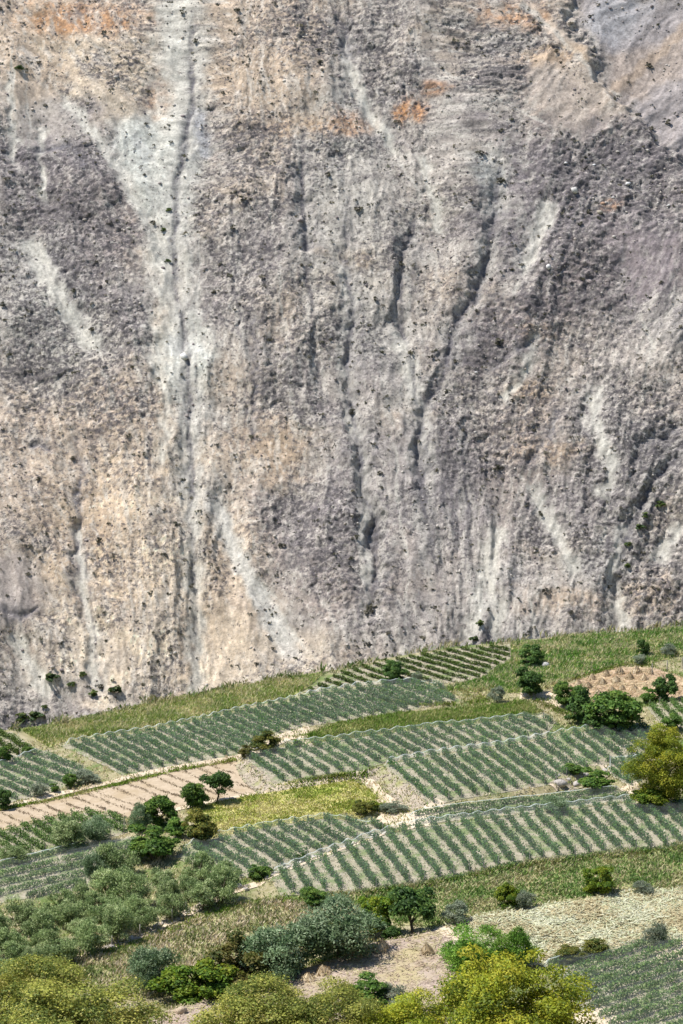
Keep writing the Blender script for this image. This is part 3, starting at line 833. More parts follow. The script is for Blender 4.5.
def tube(pts, rad, sides=7):
    vs, fs = [], []
    pts = [Vector(p) for p in pts]
    for i, p in enumerate(pts):
        d = (pts[min(i + 1, len(pts) - 1)] - pts[max(i - 1, 0)]).normalized()
        a = d.orthogonal().normalized(); b = d.cross(a)
        for s in range(sides):
            g = 2 * math.pi * s / sides
            vs.append(p + (a * math.cos(g) + b * math.sin(g)) * rad[i])
    for i in range(len(pts) - 1):
        for s in range(sides):
            q = i * sides; s2 = (s + 1) % sides
            fs.append((q + s, q + s2, q + sides + s2, q + sides + s))
    return np.array([tuple(v) for v in vs]), np.array(fs)
def merge(parts):
    vs, fs, o = [], [], 0
    for v, f in parts:
        vs.append(v); fs.append(f + o); o += len(v)
    return np.concatenate(vs), np.concatenate(fs)
def trunk_mesh(seed, thick, top=0.62):
    """Tapered trunk with limbs that fork into the crown, in the same unit box."""
    r = random.Random(seed)
    parts = []
    lean = (r.uniform(-0.06, 0.06), r.uniform(-0.06, 0.06))
    fork = (lean[0], lean[1], top * 0.42)
    parts.append(tube([(0, 0, -0.03), (lean[0] * 0.3, lean[1] * 0.3, top * 0.18), fork], [thick * 1.3, thick, thick * 0.85]))
    for i in range(6):
        a = i * math.pi / 3 + r.uniform(-0.4, 0.4)
        e = (fork[0] + math.cos(a) * r.uniform(0.2, 0.34), fork[1] + math.sin(a) * r.uniform(0.2, 0.34), top * r.uniform(0.75, 1.25))
        m = ((fork[0] * 0.6 + e[0] * 0.4), (fork[1] * 0.6 + e[1] * 0.4), fork[2] * 0.45 + e[2] * 0.55)
        parts.append(tube([fork, m, e], [thick * 0.6, thick * 0.4, thick * 0.12], 5))
    return merge(parts)

KIND = {  # n leaves, leaf size, leaf aspect, palette, shape, clumps, clump size, upward tufts, trunk thickness
 'olive':   (5200, 0.08, 0.30, [(0.23, 0.31, 0.115), (0.32, 0.40, 0.165), (0.43, 0.49, 0.24), (0.13, 0.19, 0.065)], 'olive', 34, 0.36, 0.9, 0.03),
 'blueolive': (11000, 0.055, 0.34, [(0.14, 0.22, 0.10), (0.215, 0.30, 0.15), (0.33, 0.41, 0.24), (0.085, 0.145, 0.06)], 'olive', 60, 0.34, 0.8, 0.03),
 'green':   (5000, 0.08, 0.55, [(0.10, 0.195, 0.034), (0.14, 0.25, 0.042), (0.07, 0.145, 0.028), (0.19, 0.285, 0.05)], 'bush', 36, 0.34, 0.0, 0.03),
 'dark':    (5000, 0.08, 0.55, [(0.075, 0.15, 0.034), (0.10, 0.19, 0.044), (0.052, 0.11, 0.028), (0.13, 0.215, 0.045)], 'bush', 34, 0.34, 0.0, 0.035),
 'darktree': (5000, 0.08, 0.55, [(0.075, 0.15, 0.034), (0.105, 0.195, 0.044), (0.052, 0.11, 0.028), (0.14, 0.22, 0.045)], 'tree', 34, 0.36, 0.0, 0.035),
 'bright':  (7000, 0.065, 0.55, [(0.14, 0.235, 0.022), (0.20, 0.275, 0.024), (0.08, 0.155, 0.018), (0.25, 0.29, 0.026)], 'bush', 44, 0.30, 0.0, 0.03),
 'walnut':  (42000, 0.022, 0.55, [(0.33, 0.38, 0.032), (0.42, 0.435, 0.036), (0.23, 0.29, 0.028), (0.50, 0.47, 0.048), (0.16, 0.22, 0.026)], 'olive', 120, 0.26, 0.0, 0.022),
 'dullwalnut': (42000, 0.021, 0.55, [(0.30, 0.325, 0.065), (0.39, 0.395, 0.08), (0.20, 0.235, 0.05), (0.45, 0.41, 0.11), (0.13, 0.17, 0.035)], 'olive', 120, 0.25, 0.0, 0.022),
 'feather': (10000, 0.065, 0.24, [(0.13, 0.28, 0.035), (0.19, 0.35, 0.045), (0.25, 0.39, 0.065), (0.09, 0.195, 0.028)], 'bush', 36, 0.34, 0.9, 0.02),
 'grey':    (3200, 0.10, 0.28, [(0.21, 0.255, 0.165), (0.27, 0.305, 0.215), (0.16, 0.20, 0.12), (0.31, 0.335, 0.24)], 'bush', 24, 0.40, 0.8, 0.02),
 'brown':   (5200, 0.07, 0.5, [(0.11, 0.12, 0.026), (0.15, 0.135, 0.034), (0.075, 0.10, 0.024), (0.19, 0.165, 0.05)], 'bush', 36, 0.32, 0.0, 0.03),
 'olivebrown': (5200, 0.07, 0.5, [(0.17, 0.175, 0.032), (0.22, 0.205, 0.04), (0.12, 0.145, 0.026), (0.08, 0.12, 0.026)], 'bush', 36, 0.32, 0.0, 0.03),
}
PROTO = {}
def proto(kind, var):
    if (kind, var) not in PROTO:
        n, leaf, asp, pal, shape, nb, sub, tuft, th = KIND[kind]
        s = sum(map(ord, kind)) * 7 + var * 101
        v, f, c = crown_mesh("crown", s, n, leaf, asp, pal, shape, nb, sub, tuft)
        cm = mk("crown", v, f, M_LEAF, col=c, link=False).data
        v, f = trunk_mesh(s, th, 0.62 if shape != 'bush' else 0.5)
        tm = mk("trunk", v, f, M_BARK, smooth=True, link=False).data
        PROTO[(kind, var)] = (cm, tm)
    return PROTO[(kind, var)]
def plant(name, p, w, h, kind, label, cat, group=None, var=0, rz=None):
    e = empty(name, p, random.uniform(0, 6.28) if rz is None else rz, (w, w, h))
    cm, tm = proto(kind, var)
    for nm, me in (("trunk", tm), ("crown", cm)):
        o = bpy.data.objects.new(nm, me)
        COL.objects.link(o)
        o.parent = e
    tag(e, label, cat, group)
    return e

# ------------------------------------------------------------------ vine rows under bird nets
VPAL = {'net': [(0.06, 0.145, 0.036), (0.085, 0.185, 0.045), (0.04, 0.10, 0.028), (0.125, 0.205, 0.045)],
        'bare': [(0.075, 0.13, 0.022), (0.10, 0.16, 0.028), (0.05, 0.095, 0.018), (0.13, 0.17, 0.035)],
        'loose': [(0.10, 0.185, 0.045), (0.14, 0.235, 0.06), (0.07, 0.135, 0.034), (0.19, 0.26, 0.08)]}
_pv, _pf = tube([(0, 0, -0.1), (0, 0, 0.9), (0, 0, 1.9)], [0.05, 0.048, 0.045], 6)
_cap_v = np.concatenate([_pv, [[0, 0, 1.93]]])
POST_ME = mk("post", _pv, _pf, M_POST, link=False).data
def clip_row(poly, c, d, nrm):
    """Spans of the row line c + t d inside an outline."""
    ts = []
    n = len(poly)
    for i in range(n):
        a = poly[i]; b = poly[(i + 1) % n]
        sa = (a[0] - c[0]) * nrm[0] + (a[1] - c[1]) * nrm[1]; sb = (b[0] - c[0]) * nrm[0] + (b[1] - c[1]) * nrm[1]
        if (sa > 0) != (sb > 0):
            k = sa / (sa - sb)
            x = a[0] + (b[0] - a[0]) * k; y = a[1] + (b[1] - a[1]) * k
            ts.append((x - c[0]) * d[0] + (y - c[1]) * d[1])
    ts.sort()
    return [(ts[i], ts[i + 1]) for i in range(0, len(ts) - 1, 2)]
def vine_block(key, origin, rdir, sp, where, style='net', net=True, height=1.5, thick=0.54, dens=86, leaf=0.25, hem_h=1.62, frm="left", hem='end'):
    poly = WP[key]
    off = F[key][0]
    o = Vector(on_plane(*origin, off))
    q = Vector(on_plane(origin[0] + rdir[0], origin[1] + rdir[1], off))
    s = Vector(on_plane(origin[0] + sp[0], origin[1] + sp[1], off)) - o
    d = (q - o).normalized()
    nrm = Vector((-d.y, d.x))
    if s.dot(nrm) < 0: nrm = -nrm
    gap = s.dot(nrm)
    vals = [(Vector(p) - o).dot(nrm) for p in poly]
    rng = np.random.default_rng(sum(map(ord, key)))
    rows = []
    k0 = math.ceil((min(vals) + 0.35 * gap) / gap); k1 = math.floor((max(vals) - 0.25 * gap) / gap)
    for k in range(k0, k1 + 1):
        c = o + nrm * (k * gap + rng.uniform(-0.06, 0.06) * gap)
        for a, b in clip_row(poly, c, d, nrm):
            if b - a > 2.2:
                rows.append((c, a + 0.5, b - 0.5, k))
    pal = np.array(VPAL[style])
    i = 0
    for c, a, b, k in rows:
        L = b - a
        n = int(L * dens)
        t = rng.uniform(a, b, n)
        vig = np.clip(0.72 + 0.75 * fbm(t / 1.9, np.full(n, k * 3.7), 3, 5) + 0.35 * noise(np.array([c.x / 9]), np.array([c.y / 9]), 4)[0], 0.05, 1.3)
        keep = rng.random(n) < np.clip(vig + 0.25, 0, 1)
        t = t[keep]; vig = vig[keep]; n = len(t)
        zt = rng.beta(1.6, 1.3, n)
        wob = 0.10 * np.sin(t * 0.9 + k) + rng.normal(size=n) * thick * 0.42 * (0.6 + 0.5 * zt)
        x = c.x + d.x * t + nrm.x * wob; y = c.y + d.y * t + nrm.y * wob
        z = land(x, y) + 0.12 + zt * height * (0.75 + 0.28 * vig)
        nv = rng.normal(size=(n, 3)) + np.array([0, 0, 0.5])
        v, f = quads_at(np.stack([x, y, z], -1), nv, leaf, 0.75, rng)
        cc = pal[rng.integers(0, len(pal), n)] * rng.uniform(0.75, 1.25, (n, 1))
        mid = Vector((c.x + d.x * (a + b) / 2, c.y + d.y * (a + b) / 2, 0))
        mid.z = float(land(np.array([mid.x]), np.array([mid.y]))[0])
        e = empty("vine_row", mid)
        mk("foliage", v - np.array(mid), f, M_LEAF, col=np.repeat(cc, 4, 0), parent=e)
        for tt in (a, b):
            px_, py_ = c.x + d.x * tt, c.y + d.y * tt
            po = bpy.data.objects.new("post", POST_ME)
            COL.objects.link(po); po.parent = e
            po.location = (px_ - mid.x, py_ - mid.y, float(land(np.array([px_]), np.array([py_]))[0]) - mid.z)
            po.rotation_euler = (rng.uniform(-0.06, 0.06), rng.uniform(-0.06, 0.06), 0)
            po.scale = (1, 1, height / 1.62)
        tag(e, f"{ORD[min(i, len(ORD) - 1)]} vine row from the {frm} in {where}", "vine row", f"rows of {where}")
        i += 1
    if not net:
        return
    # the net: lies over the row tops, sags between them, hangs down at the ends
    lo = {}; 
    ks = sorted(set(r[3] for r in rows))
    span = {k: (min(r[1] for r in rows if r[3] == k) - 0.9, max(r[2] for r in rows if r[3] == k) + 0.9) for k in ks}
    ss = np.arange(ks[0] - 0.5, ks[-1] + 0.5 + 1e-6, 1 / 8)
    A = np.interp(ss, ks, [span[k][0] for k in ks]); B = np.interp(ss, ks, [span[k][1] for k in ks])
    nt_ = max(10, int(np.max(B - A) / 1.0))
    tt = np.concatenate([[0, 0.02], np.linspace(0.05, 0.95, nt_), [0.98, 1.0]])
    S2, T2 = np.meshgrid(ss, tt)
    LA = A + (B - A) * T2
    X = o.x + nrm.x * S2 * gap + d.x * LA; Y = o.y + nrm.y * S2 * gap + d.y * LA
    ph = np.abs(S2 - np.round(S2)) * 2                     # 0 on a row, 1 midway
    sag = (0.30 + 0.20 * fbm(X / 3, Y / 3, 2, 8)) * sstep(0, 1, ph)
    fall = np.minimum(T2 * (B - A), (1 - T2) * (B - A))
    endz = sstep(0, 1.0, fall + 0.12 * fbm(X / 1.2, Y / 1.2, 2, 9))
    side = sstep(0, 0.45, np.minimum(S2 - ss[0], ss[-1] - S2))
    top = (hem_h * height / 1.5 - sag + 0.10 * fbm(X / 1.4, Y / 1.4, 2, 12))
    Z = land(X.ravel(), Y.ravel()).reshape(X.shape) + 0.14 + top * (0.10 + 0.90 * np.minimum(endz, side))
    mid = Vector((float(X.mean()), float(Y.mean()), float(Z.mean())))
    nv = mk("bird_net", np.stack([X, Y, Z], -1).reshape(-1, 3) - np.array(mid), grid_faces(len(ss), len(tt)), M_NET, smooth=True)
    nv.location = mid
    tag(nv, f"pale bird net draped over {where}", "net", "bird nets over the vineyards")
    # gathered hem along the far edge
    w = 0.13
    if hem == 'end':
        cx_, cy_, cz_, ex, ey = X[2], Y[2], Z[2], d.x, d.y
    else:
        j = 4
        cx_, cy_, cz_, ex, ey = X[:, j], Y[:, j], Z[:, j], nrm.x, nrm.y
    v0 = np.stack([cx_ - ex * w, cy_ - ey * w, cz_ + 0.02], -1); v1 = np.stack([cx_, cy_, cz_ + 0.07], -1)
    v2 = np.stack([cx_ + ex * w, cy_ + ey * w, cz_ + 0.02], -1)
    mk("hem", np.concatenate([v0, v1, v2]) - np.array(mid), grid_faces(len(cx_), 3), M_HEM, parent=nv, smooth=True)

vine_block('vine_upper', (107, 738), (50, 26), (11.8, -2.4), "the long netted vineyard below the far maize strip", height=0.98)
vine_block('vine_corner', (12, 733), (25, 15), (-6, 6), "the small bare vineyard at the left brow", 'bare', False, frm="right", height=1.02)
vine_block('vine_blue', (47, 751), (50, 18), (-11, 4), "the bluish netted vineyard at the left edge", frm="right", height=0.92)
vine_block('vine_brow', (342, 674), (44, 15), (10, -3.2), "the dark unnetted vineyard along the gorge brow", 'bare', False, thick=0.34, height=0.62)
vine_block('vine_middle', (342, 741), (44, 26), (12.5, -2.6), "the netted middle vineyard above the meadow", height=1.02)
vine_block('vine_right', (442, 755), (46, 37), (12.4, -2.4), "the netted vineyard left of the yellow-green tree", height=1.12)
vine_block('vine_small', (610, 763), (26, 18), (9, -1.5), "the little netted vineyard beside the rocky notch", height=1.02)
vine_block('vine_edge', (650, 707), (15, 15), (11, -1), "the short vineyard below the stubble field", 'loose', False, height=1.02)
vine_block('net_strip', (420, 816), (100, -12.5), (0, 7), "the narrow netted strip above the big vineyard", 'loose', frm="back", height=0.8, hem='side', thick=0.7, dens=115)
vine_block('vine_leftlow', (45, 822), (50, 26), (12.5, -3), "the loose vineyard below the tilled field", 'loose', False, height=1.1)
vine_block('vine_net_left', (60, 854), (80, -20), (0, 9), "the netted vineyard behind the olive grove", 'loose', frm="back", height=0.85, hem='side', thick=0.7, dens=115)
vine_block('vine_centre', (248, 833), (46, 28), (14, -3.4), "the netted central vineyard below the meadow", height=1.12)
vine_block('vine_big', (430, 826), (36, 43), (14.2, -3.2), "the big netted vineyard across the right half", height=1.35)
vine_block('vine_low', (560, 965), (112, -38), (0, 11), "the netted vineyard in the lower right corner", 'loose', frm="back", height=1, hem='side', thick=0.7, dens=115)

# ------------------------------------------------------------------ ground cover
def pick(poly, n, rng):
    P = np.array(poly)
    out = np.zeros((0, 2))
    lo, hi = P.min(0), P.max(0)
    while len(out) < n:
        q = rng.uniform(lo, hi, (n * 2 + 20, 2))
        out = np.concatenate([out, q[inside(q[:, 0], q[:, 1], poly)]])
    return out[:n]
def poly_area(p):
    p = np.array(p)
    return 0.5 * abs(np.dot(p[:, 0], np.roll(p[:, 1], 1)) - np.dot(p[:, 1], np.roll(p[:, 0], 1)))
def blades(name, xy, rng, per, h, w, palette, spread=0.2, lean=0.4, lying=False, label=None, cat=None, weights=None, zadd=0.05, vary=0.5, parent=None, mixup=0.4):
    """Tufts of narrow leaves or stalks at the given points, as one mass."""
    n = len(xy)
    vig = np.clip(1 + vary * fbm(xy[:, 0] / 5, xy[:, 1] / 5, 2, 14), 0.35, 1.6)
    bx = np.repeat(xy[:, 0], per) + rng.normal(size=n * per) * spread
    by = np.repeat(xy[:, 1], per) + rng.normal(size=n * per) * spread
    vg = np.repeat(vig, per)
    m = n * per
    z = land(bx, by) + zadd
    ang = rng.uniform(0, 2 * np.pi, m)
    hh = h * rng.uniform(0.55, 1.15, m) * vg
    if lying:
        dirv = np.stack([np.cos(ang), np.sin(ang), rng.uniform(0.0, 0.35, m)], -1)
    else:
        dirv = np.stack([np.cos(ang) * lean * rng.random(m), np.sin(ang) * lean * rng.random(m), np.ones(m)], -1)
    side = np.stack([-np.sin(ang + 0.6), np.cos(ang + 0.6), np.zeros(m)], -1)
    if lying:
        side[:, 2] = rng.uniform(-0.4, 0.4, m)
    b = np.stack([bx, by, z], -1)
    ww = (w * rng.uniform(0.6, 1.3, m))[:, None]
    mid = b + dirv * (hh * 0.55)[:, None]
    tip = b + dirv * hh[:, None] + np.stack([np.cos(ang), np.sin(ang), -0.3 * np.ones(m)], -1) * (hh * (0.05 if lying else 0.22))[:, None]
    v = np.stack([b, mid + side * ww * 0.5, tip, mid - side * ww * 0.5], 1).reshape(-1, 3)
    pal = np.array(palette)
    reg = fbm(bx / 6, by / 6, 3, 24)
    idx = np.clip(((reg * 0.9 + 0.5 + rng.normal(size=m) * mixup) * len(pal)).astype(int), 0, len(pal) - 1)
    c = pal[idx] * rng.uniform(0.8, 1.2, (m, 1))
    o = mk(name, v, np.arange(m * 4).reshape(m, 4), M_STALK, col=np.repeat(c, 4, 0), parent=parent)
    return tag(o, label, cat, None, "stuff")
G1 = [(0.10, 0.15, 0.025), (0.135, 0.18, 0.03), (0.17, 0.19, 0.05), (0.30, 0.26, 0.11), (0.40, 0.34, 0.19)]
G2 = [(0.15, 0.20, 0.04), (0.28, 0.28, 0.10), (0.43, 0.37, 0.19), (0.52, 0.44, 0.28)]
rg = np.random.default_rng(77)
def field(key, per_m2, **kw):
    p = WP[key]
    return pick(p, int(poly_area(p) * per_m2), rg)
blades("maize_crop", field('maize_far', 13), rg, 5, 0.75, 0.12, [(0.19, 0.27, 0.055), (0.30, 0.35, 0.08), (0.46, 0.43, 0.16), (0.62, 0.54, 0.31)], 0.12, 0.3, mixup=0.85,
       label="ripening maize crop in the far strip along the left brow", cat="maize")
blades("maize_crop", field('maize_right', 11), rg, 5, 0.8, 0.14, [(0.12, 0.235, 0.04), (0.19, 0.31, 0.055), (0.31, 0.38, 0.09), (0.58, 0.51, 0.29)], 0.14, 0.3, mixup=0.85,
       label="green maize crop along the brow at the upper right", cat="maize")
blades("maize_crop", field('maize_mid', 13), rg, 5, 0.7, 0.12, [(0.17, 0.29, 0.04), (0.24, 0.35, 0.05), (0.33, 0.40, 0.08), (0.48, 0.46, 0.18)], 0.12, 0.3, mixup=0.85,
       label="yellowing green maize crop between the two netted vineyards", cat="maize")
blades("meadow_grass", field('yellow', 16), rg, 3, 0.32, 0.15, [(0.22, 0.29, 0.04), (0.36, 0.38, 0.06), (0.46, 0.42, 0.12), (0.56, 0.49, 0.24)], 0.2, 0.7,
       label="low yellow-green grass of the meadow", cat="grass")
blades("weeds", field('weed_right', 8), rg, 4, 0.55, 0.19, [(0.14, 0.24, 0.055), (0.20, 0.30, 0.075), (0.28, 0.34, 0.11), (0.46, 0.42, 0.22)], 0.2, 0.6, mixup=0.5,
       label="green and dry weeds below the big vineyard", cat="weeds")
blades("weeds", field('weed_left', 7), rg, 4, 0.6, 0.18, [(0.16, 0.20, 0.06), (0.27, 0.26, 0.11), (0.43, 0.36, 0.20), (0.54, 0.45, 0.31)], 0.2, 0.6, mixup=0.5,
       label="dry weeds on the slope below the olive grove path", cat="weeds")
blades("cut_straw", field('straw', 10), rg, 3, 1.1, 0.16, [(0.50, 0.42, 0.24), (0.58, 0.55, 0.35), (0.49, 0.52, 0.31), (0.64, 0.63, 0.45)], 0.4, lying=True, zadd=0.1,
       label="cut pale maize straw strewn over the lower right field", cat="straw")
blades("cut_straw", field('fallow', 3.5), rg, 3, 0.8, 0.12, [(0.36, 0.27, 0.19), (0.46, 0.37, 0.27), (0.42, 0.37, 0.20)], 0.4, lying=True, zadd=0.08,
       label="thin dry straw on the mauve fallow field", cat="straw")
blades("cut_straw", field('stook_field', 5), rg, 3, 0.8, 0.14, [(0.40, 0.28, 0.15), (0.52, 0.40, 0.25), (0.46, 0.38, 0.22)], 0.4, lying=True, zadd=0.08,
       label="dry straw litter on the upper right stubble field", cat="straw")
for key in F:
    if key.startswith('vine') or key == 'net_strip':
        blades("ground_litter", field(key, 2.4), rg, 2, 0.32, 0.13, [(0.13, 0.19, 0.05), (0.20, 0.23, 0.09), (0.46, 0.40, 0.29), (0.56, 0.51, 0.42)], 0.2, 0.9, mixup=0.85,
               label="dry grass and litter between vine rows, " + key.replace('_', ' ').replace('vine ', '') + " block", cat="litter")
def along(pp, width, per_m, raised=True):
    pts = [at(a, b) for a, b in pp]
    out = []
    for p, q in zip(pts, pts[1:]):
        L = math.hypot(q.x - p.x, q.y - p.y)
        n = max(1, int(L * per_m))
        t = rg.random(n)
        d = Vector((q.x - p.x, q.y - p.y)).normalized() if L > 0 else Vector((1, 0))
        o_ = rg.normal(size=n) * width * 0.4
        out.append(np.stack([p.x + (q.x - p.x) * t - d.y * o_, p.y + (q.y - p.y) * t + d.x * o_], -1))
    return np.concatenate(out)
VERGE = [([(60, 966), (120, 949), (165, 935), (215, 914), (250, 903), (300, 902)], 1.2, "below the olive grove path"),
         ([(-10, 812), (60, 799), (125, 784), (171, 772), (236, 761)], 0.7, "above the tilled field"),
         ([(170, 1010), (230, 990), (285, 973), (342, 956)], 1.3, "on the edge of the fallow terrace"),
         ([(300, 898), (365, 893), (417, 887), (512, 867), (620, 854), (700, 845)], 1.2, "under the big vineyard"),
         ([(555, 686), (600, 672), (622, 666), (655, 667)], 0.8, "above the stubble field"),
         ([(310, 736), (312, 742), (318, 747)], 1.2, "at the tip of the middle maize"),
         ([(300, 782), (345, 776), (368, 776)], 0.8, "along the top of the meadow"),
         ([(440, 690), (470, 694), (490, 700), (465, 704)], 2.4, "beside the upper maize field"),
         ([(55, 726), (100, 716), (140, 708)], 0.5, "on the far left brow"), ([(165, 701), (185, 697)], 0.8, "on the brow above the far maize"),
         ([(536, 702), (560, 712), (580, 722)], 1.0, "beside the sandy patch"), ([(376, 826), (392, 831), (410, 828)], 0.8, "at the path bend"),
         ([(380, 700), (420, 706), (455, 705)], 1.0, "under the upper vineyard")]
for pp, w, where in VERGE:
    blades("verge_grass", along(pp, w, 22), rg, 3, 0.42, 0.17, [(0.12, 0.20, 0.02), (0.17, 0.24, 0.03), (0.22, 0.26, 0.045), (0.34, 0.31, 0.12)], 0.15, 0.6,
           label="strip of green grass " + where, cat="grass")
brow_pts = []
for (x0, y0), (x1, y1) in zip(BROW[1:-1], BROW[2:]):
    m_ = int(math.hypot(x1 - x0, y1 - y0) * 5)
    t_ = rg.random((m_, 1))
    brow_pts.append(np.array([[x0, y0]]) * (1 - t_) + np.array([[x1, y1]]) * t_ + rg.normal(size=(m_, 2)) * np.array([0.6, 1.2]))
brow_pts = np.concatenate(brow_pts)
brow_pts = brow_pts[noise(brow_pts[:, 0] / 3.5, brow_pts[:, 1] / 3.5, 6) > -0.15]
blades("brow_scrub", brow_pts, rg, 5, 1.1, 0.2, [(0.10, 0.17, 0.035), (0.17, 0.24, 0.05), (0.30, 0.29, 0.11), (0.44, 0.38, 0.22)], 0.3, 0.7, vary=1.0, mixup=0.6,
       label="uneven scrub and tall weeds along the gorge brow", cat="scrub")
# stubble lines across the tilled field
lines = []
for k in range(-3, 22):
    a = (0 + k * 14, 813 - k * 3.2)
    b = (a[0] + 62, a[1] + 24)
    P = np.array([on_plane(*a), on_plane(*b)])
    n = 240; kofs = rg.normal() * 0.25
    t = rg.random(n)[:, None]
    q = P[0] * (1 - t) + P[1] * t + rg.normal(size=(n, 2)) * 0.16
    q[:, 0] += 0.5 * fbm(q[:, 0] / 6 + k, q[:, 1] / 6, 2, 33) + kofs; q = q[rg.random(n) < np.clip(0.85 + fbm(q[:, 0] / 4, q[:, 1] / 4, 2, 36), 0.4, 1)]
    lines.append(q)
lines = np.concatenate(lines)
lines = lines[sdist(lines[:, 0], lines[:, 1], WP['tilled']) > 0.3]
blades("stubble", lines, rg, 2, 0.20, 0.12, [(0.29, 0.215, 0.14), (0.36, 0.275, 0.18), (0.31, 0.255, 0.15)], 0.10, 0.6,
       label="low brown stubble lines crossing the tilled field", cat="stubble")
allp = pick([(-60, 290), (60, 290), (66, 430), (60, 470), (-60, 425)], 60000, rg)
allp = allp[allp[:, 1] < np.interp(allp[:, 0], _bx, _by) + 1]
free = np.ones(len(allp), bool)
for k in F:
    free &= ~inside(allp[:, 0], allp[:, 1], WP[k])
blades("wild_grass", allp[free], rg, 3, 0.4, 0.16, G2, 0.2, 0.7, label="wild dry grass on banks between the fields", cat="grass")

# ------------------------------------------------------------------ stones, stooks, posts
def rock_arrays(rng, n, size, flat=0.7):
    """n rough stones of 12 faces-ish each around the origin (icosahedra, knocked about)."""
    t = (1 + 5 ** 0.5) / 2
    iv = np.array([(-1, t, 0), (1, t, 0), (-1, -t, 0), (1, -t, 0), (0, -1, t), (0, 1, t), (0, -1, -t), (0, 1, -t), (t, 0, -1), (t, 0, 1), (-t, 0, -1), (-t, 0, 1)]) / 1.9
    fv = np.array([(0, 11, 5), (0, 5, 1), (0, 1, 7), (0, 7, 10), (0, 10, 11), (1, 5, 9), (5, 11, 4), (11, 10, 2), (10, 7, 6), (7, 1, 8),
                   (3, 9, 4), (3, 4, 2), (3, 2, 6), (3, 6, 8), (3, 8, 9), (4, 9, 5), (2, 4, 11), (6, 2, 10), (8, 6, 7), (9, 8, 1)])
    s = size * rng.lognormal(0, 0.4, n)
    v = iv[None] * (1 + rng.normal(size=(n, 12, 1)) * 0.22) * (s[:, None] * np.stack([rng.uniform(0.7, 1.3, n), rng.uniform(0.7, 1.3, n), np.full(n, flat)], -1))[:, None, :] * 0.5
    f = fv[None] + (np.arange(n) * 12)[:, None, None]
    return v, f.reshape(-1, 3)
def rubble(name, xy, size, label, cat, cols, zadd=0.0):
    v, f = rock_arrays(rg, len(xy), size)
    z = land(xy[:, 0], xy[:, 1]) + zadd
    v = v + np.stack([xy[:, 0], xy[:, 1], z], -1)[:, None, :]
    c = np.array(cols)[rg.integers(0, len(cols), len(xy))] * rg.uniform(0.8, 1.2, (len(xy), 1))
    return tag(mk(name, v.reshape(-1, 3), f, M_STONE, col=np.repeat(c, 12, 0)), label, cat, None, "stuff")
SB = [(0.30, 0.255, 0.19), (0.37, 0.31, 0.235), (0.25, 0.225, 0.15)]
SC = [(0.36, 0.32, 0.28), (0.44, 0.40, 0.35), (0.28, 0.25, 0.23), (0.40, 0.34, 0.27)]
for (pp, w), where in zip(BANKS, ["left of the middle vineyard", "left of the right-hand vineyard", "in the rocky notch"]):
    p = ribbon(pp, w)
    rubble("bank_stones", pick(p, int(poly_area(p) * 5), rg), 0.2, "loose grey stones on the bank " + where, "stones", SB, 0.12)
rubble("wall_stones", along([(70, 962), (110, 949), (150, 931), (195, 909), (228, 893)], 0.9, 6), 0.38, "tumbled pale stones beside the olive grove path", "stones", SC, 0.15)
rubble("wall_stones", along([(265, 878), (311, 859), (342, 848), (387, 833)], 0.7, 7), 0.35, "pale edge stones along the top of the big vineyard's left end", "stones", [(0.5, 0.46, 0.40), (0.42, 0.38, 0.33)], 0.12)
rubble("edge_stones", along([(180, 1004), (225, 990), (258, 978)], 1.0, 4), 0.55, "tan stones on the fallow terrace edge", "stones", [(0.46, 0.37, 0.26), (0.38, 0.30, 0.21)], 0.1)
def boulder(px, py, w_px, label, col=(0.5, 0.46, 0.40), group=None):
    p = at(px, py)
    s = w_px / ppm(p)
    r = np.random.default_rng(int(px * 13 + py))
    v, f = rock_arrays(r, 1, 1.0)
    # split each face once for a rounder, chipped stone
    v = v[0]; vs = [tuple(x) for x in v]; fs = []
    cache = {}
    def mid_pt(a, b):
        k = (min(a, b), max(a, b))
        if k not in cache:
            m = (np.array(vs[a]) + np.array(vs[b])) / 2
            m = m * (1.10 + r.normal() * 0.07)
            cache[k] = len(vs); vs.append(tuple(m))
        return cache[k]
    for a, b, c in f:
        ab, bc, ca = mid_pt(a, b), mid_pt(b, c), mid_pt(c, a)
        fs += [(a, ab, ca), (b, bc, ab), (c, ca, bc), (ab, bc, ca)]
    va = np.array(vs) * s
    o = mk("boulder", va, np.array(fs), M_STONE, col=np.tile(np.array(col), (len(va), 1)))
    o.location = (p.x, p.y, p.z + s * 0.18)
    tag(o, label, "boulder", group)
boulder(246, 891, 10, "large whitish boulder at the upper end of the olive grove path", (0.44, 0.40, 0.34))
boulder(237, 888, 9, "smaller stone just left of the large whitish boulder", (0.50, 0.46, 0.40))
boulder(545, 668, 14, "pale grey boulder beside the dark bushes at the upper maize", (0.46, 0.44, 0.41))
boulder(536, 670, 7, "small stone left of the pale grey boulder in upper maize", (0.44, 0.42, 0.39))
for i, (a, b, w) in enumerate([(560, 785, 9), (569, 781, 7), (577, 786, 8), (586, 776, 7), (556, 777, 6), (605, 771, 6)]):
    boulder(a, b, w, f"{ORD[i]} grey boulder of the rocky notch in the right-hand vineyards", (0.44, 0.40, 0.36), "boulders in the rocky notch")
for i, (a, b, w) in enumerate([(190, 1001, 13), (204, 997, 11), (217, 994, 12), (181, 1013, 10)]):
    boulder(a, b, w, ["tan boulder under the bright green bush, leftmost of three", "middle tan boulder under the bright green bush", "tan boulder under the bright green bush, rightmost of three",
                      "wide tan boulder at the lower end of the fallow terrace edge"][i], (0.50, 0.40, 0.29), "boulders on the fallow terrace edge")

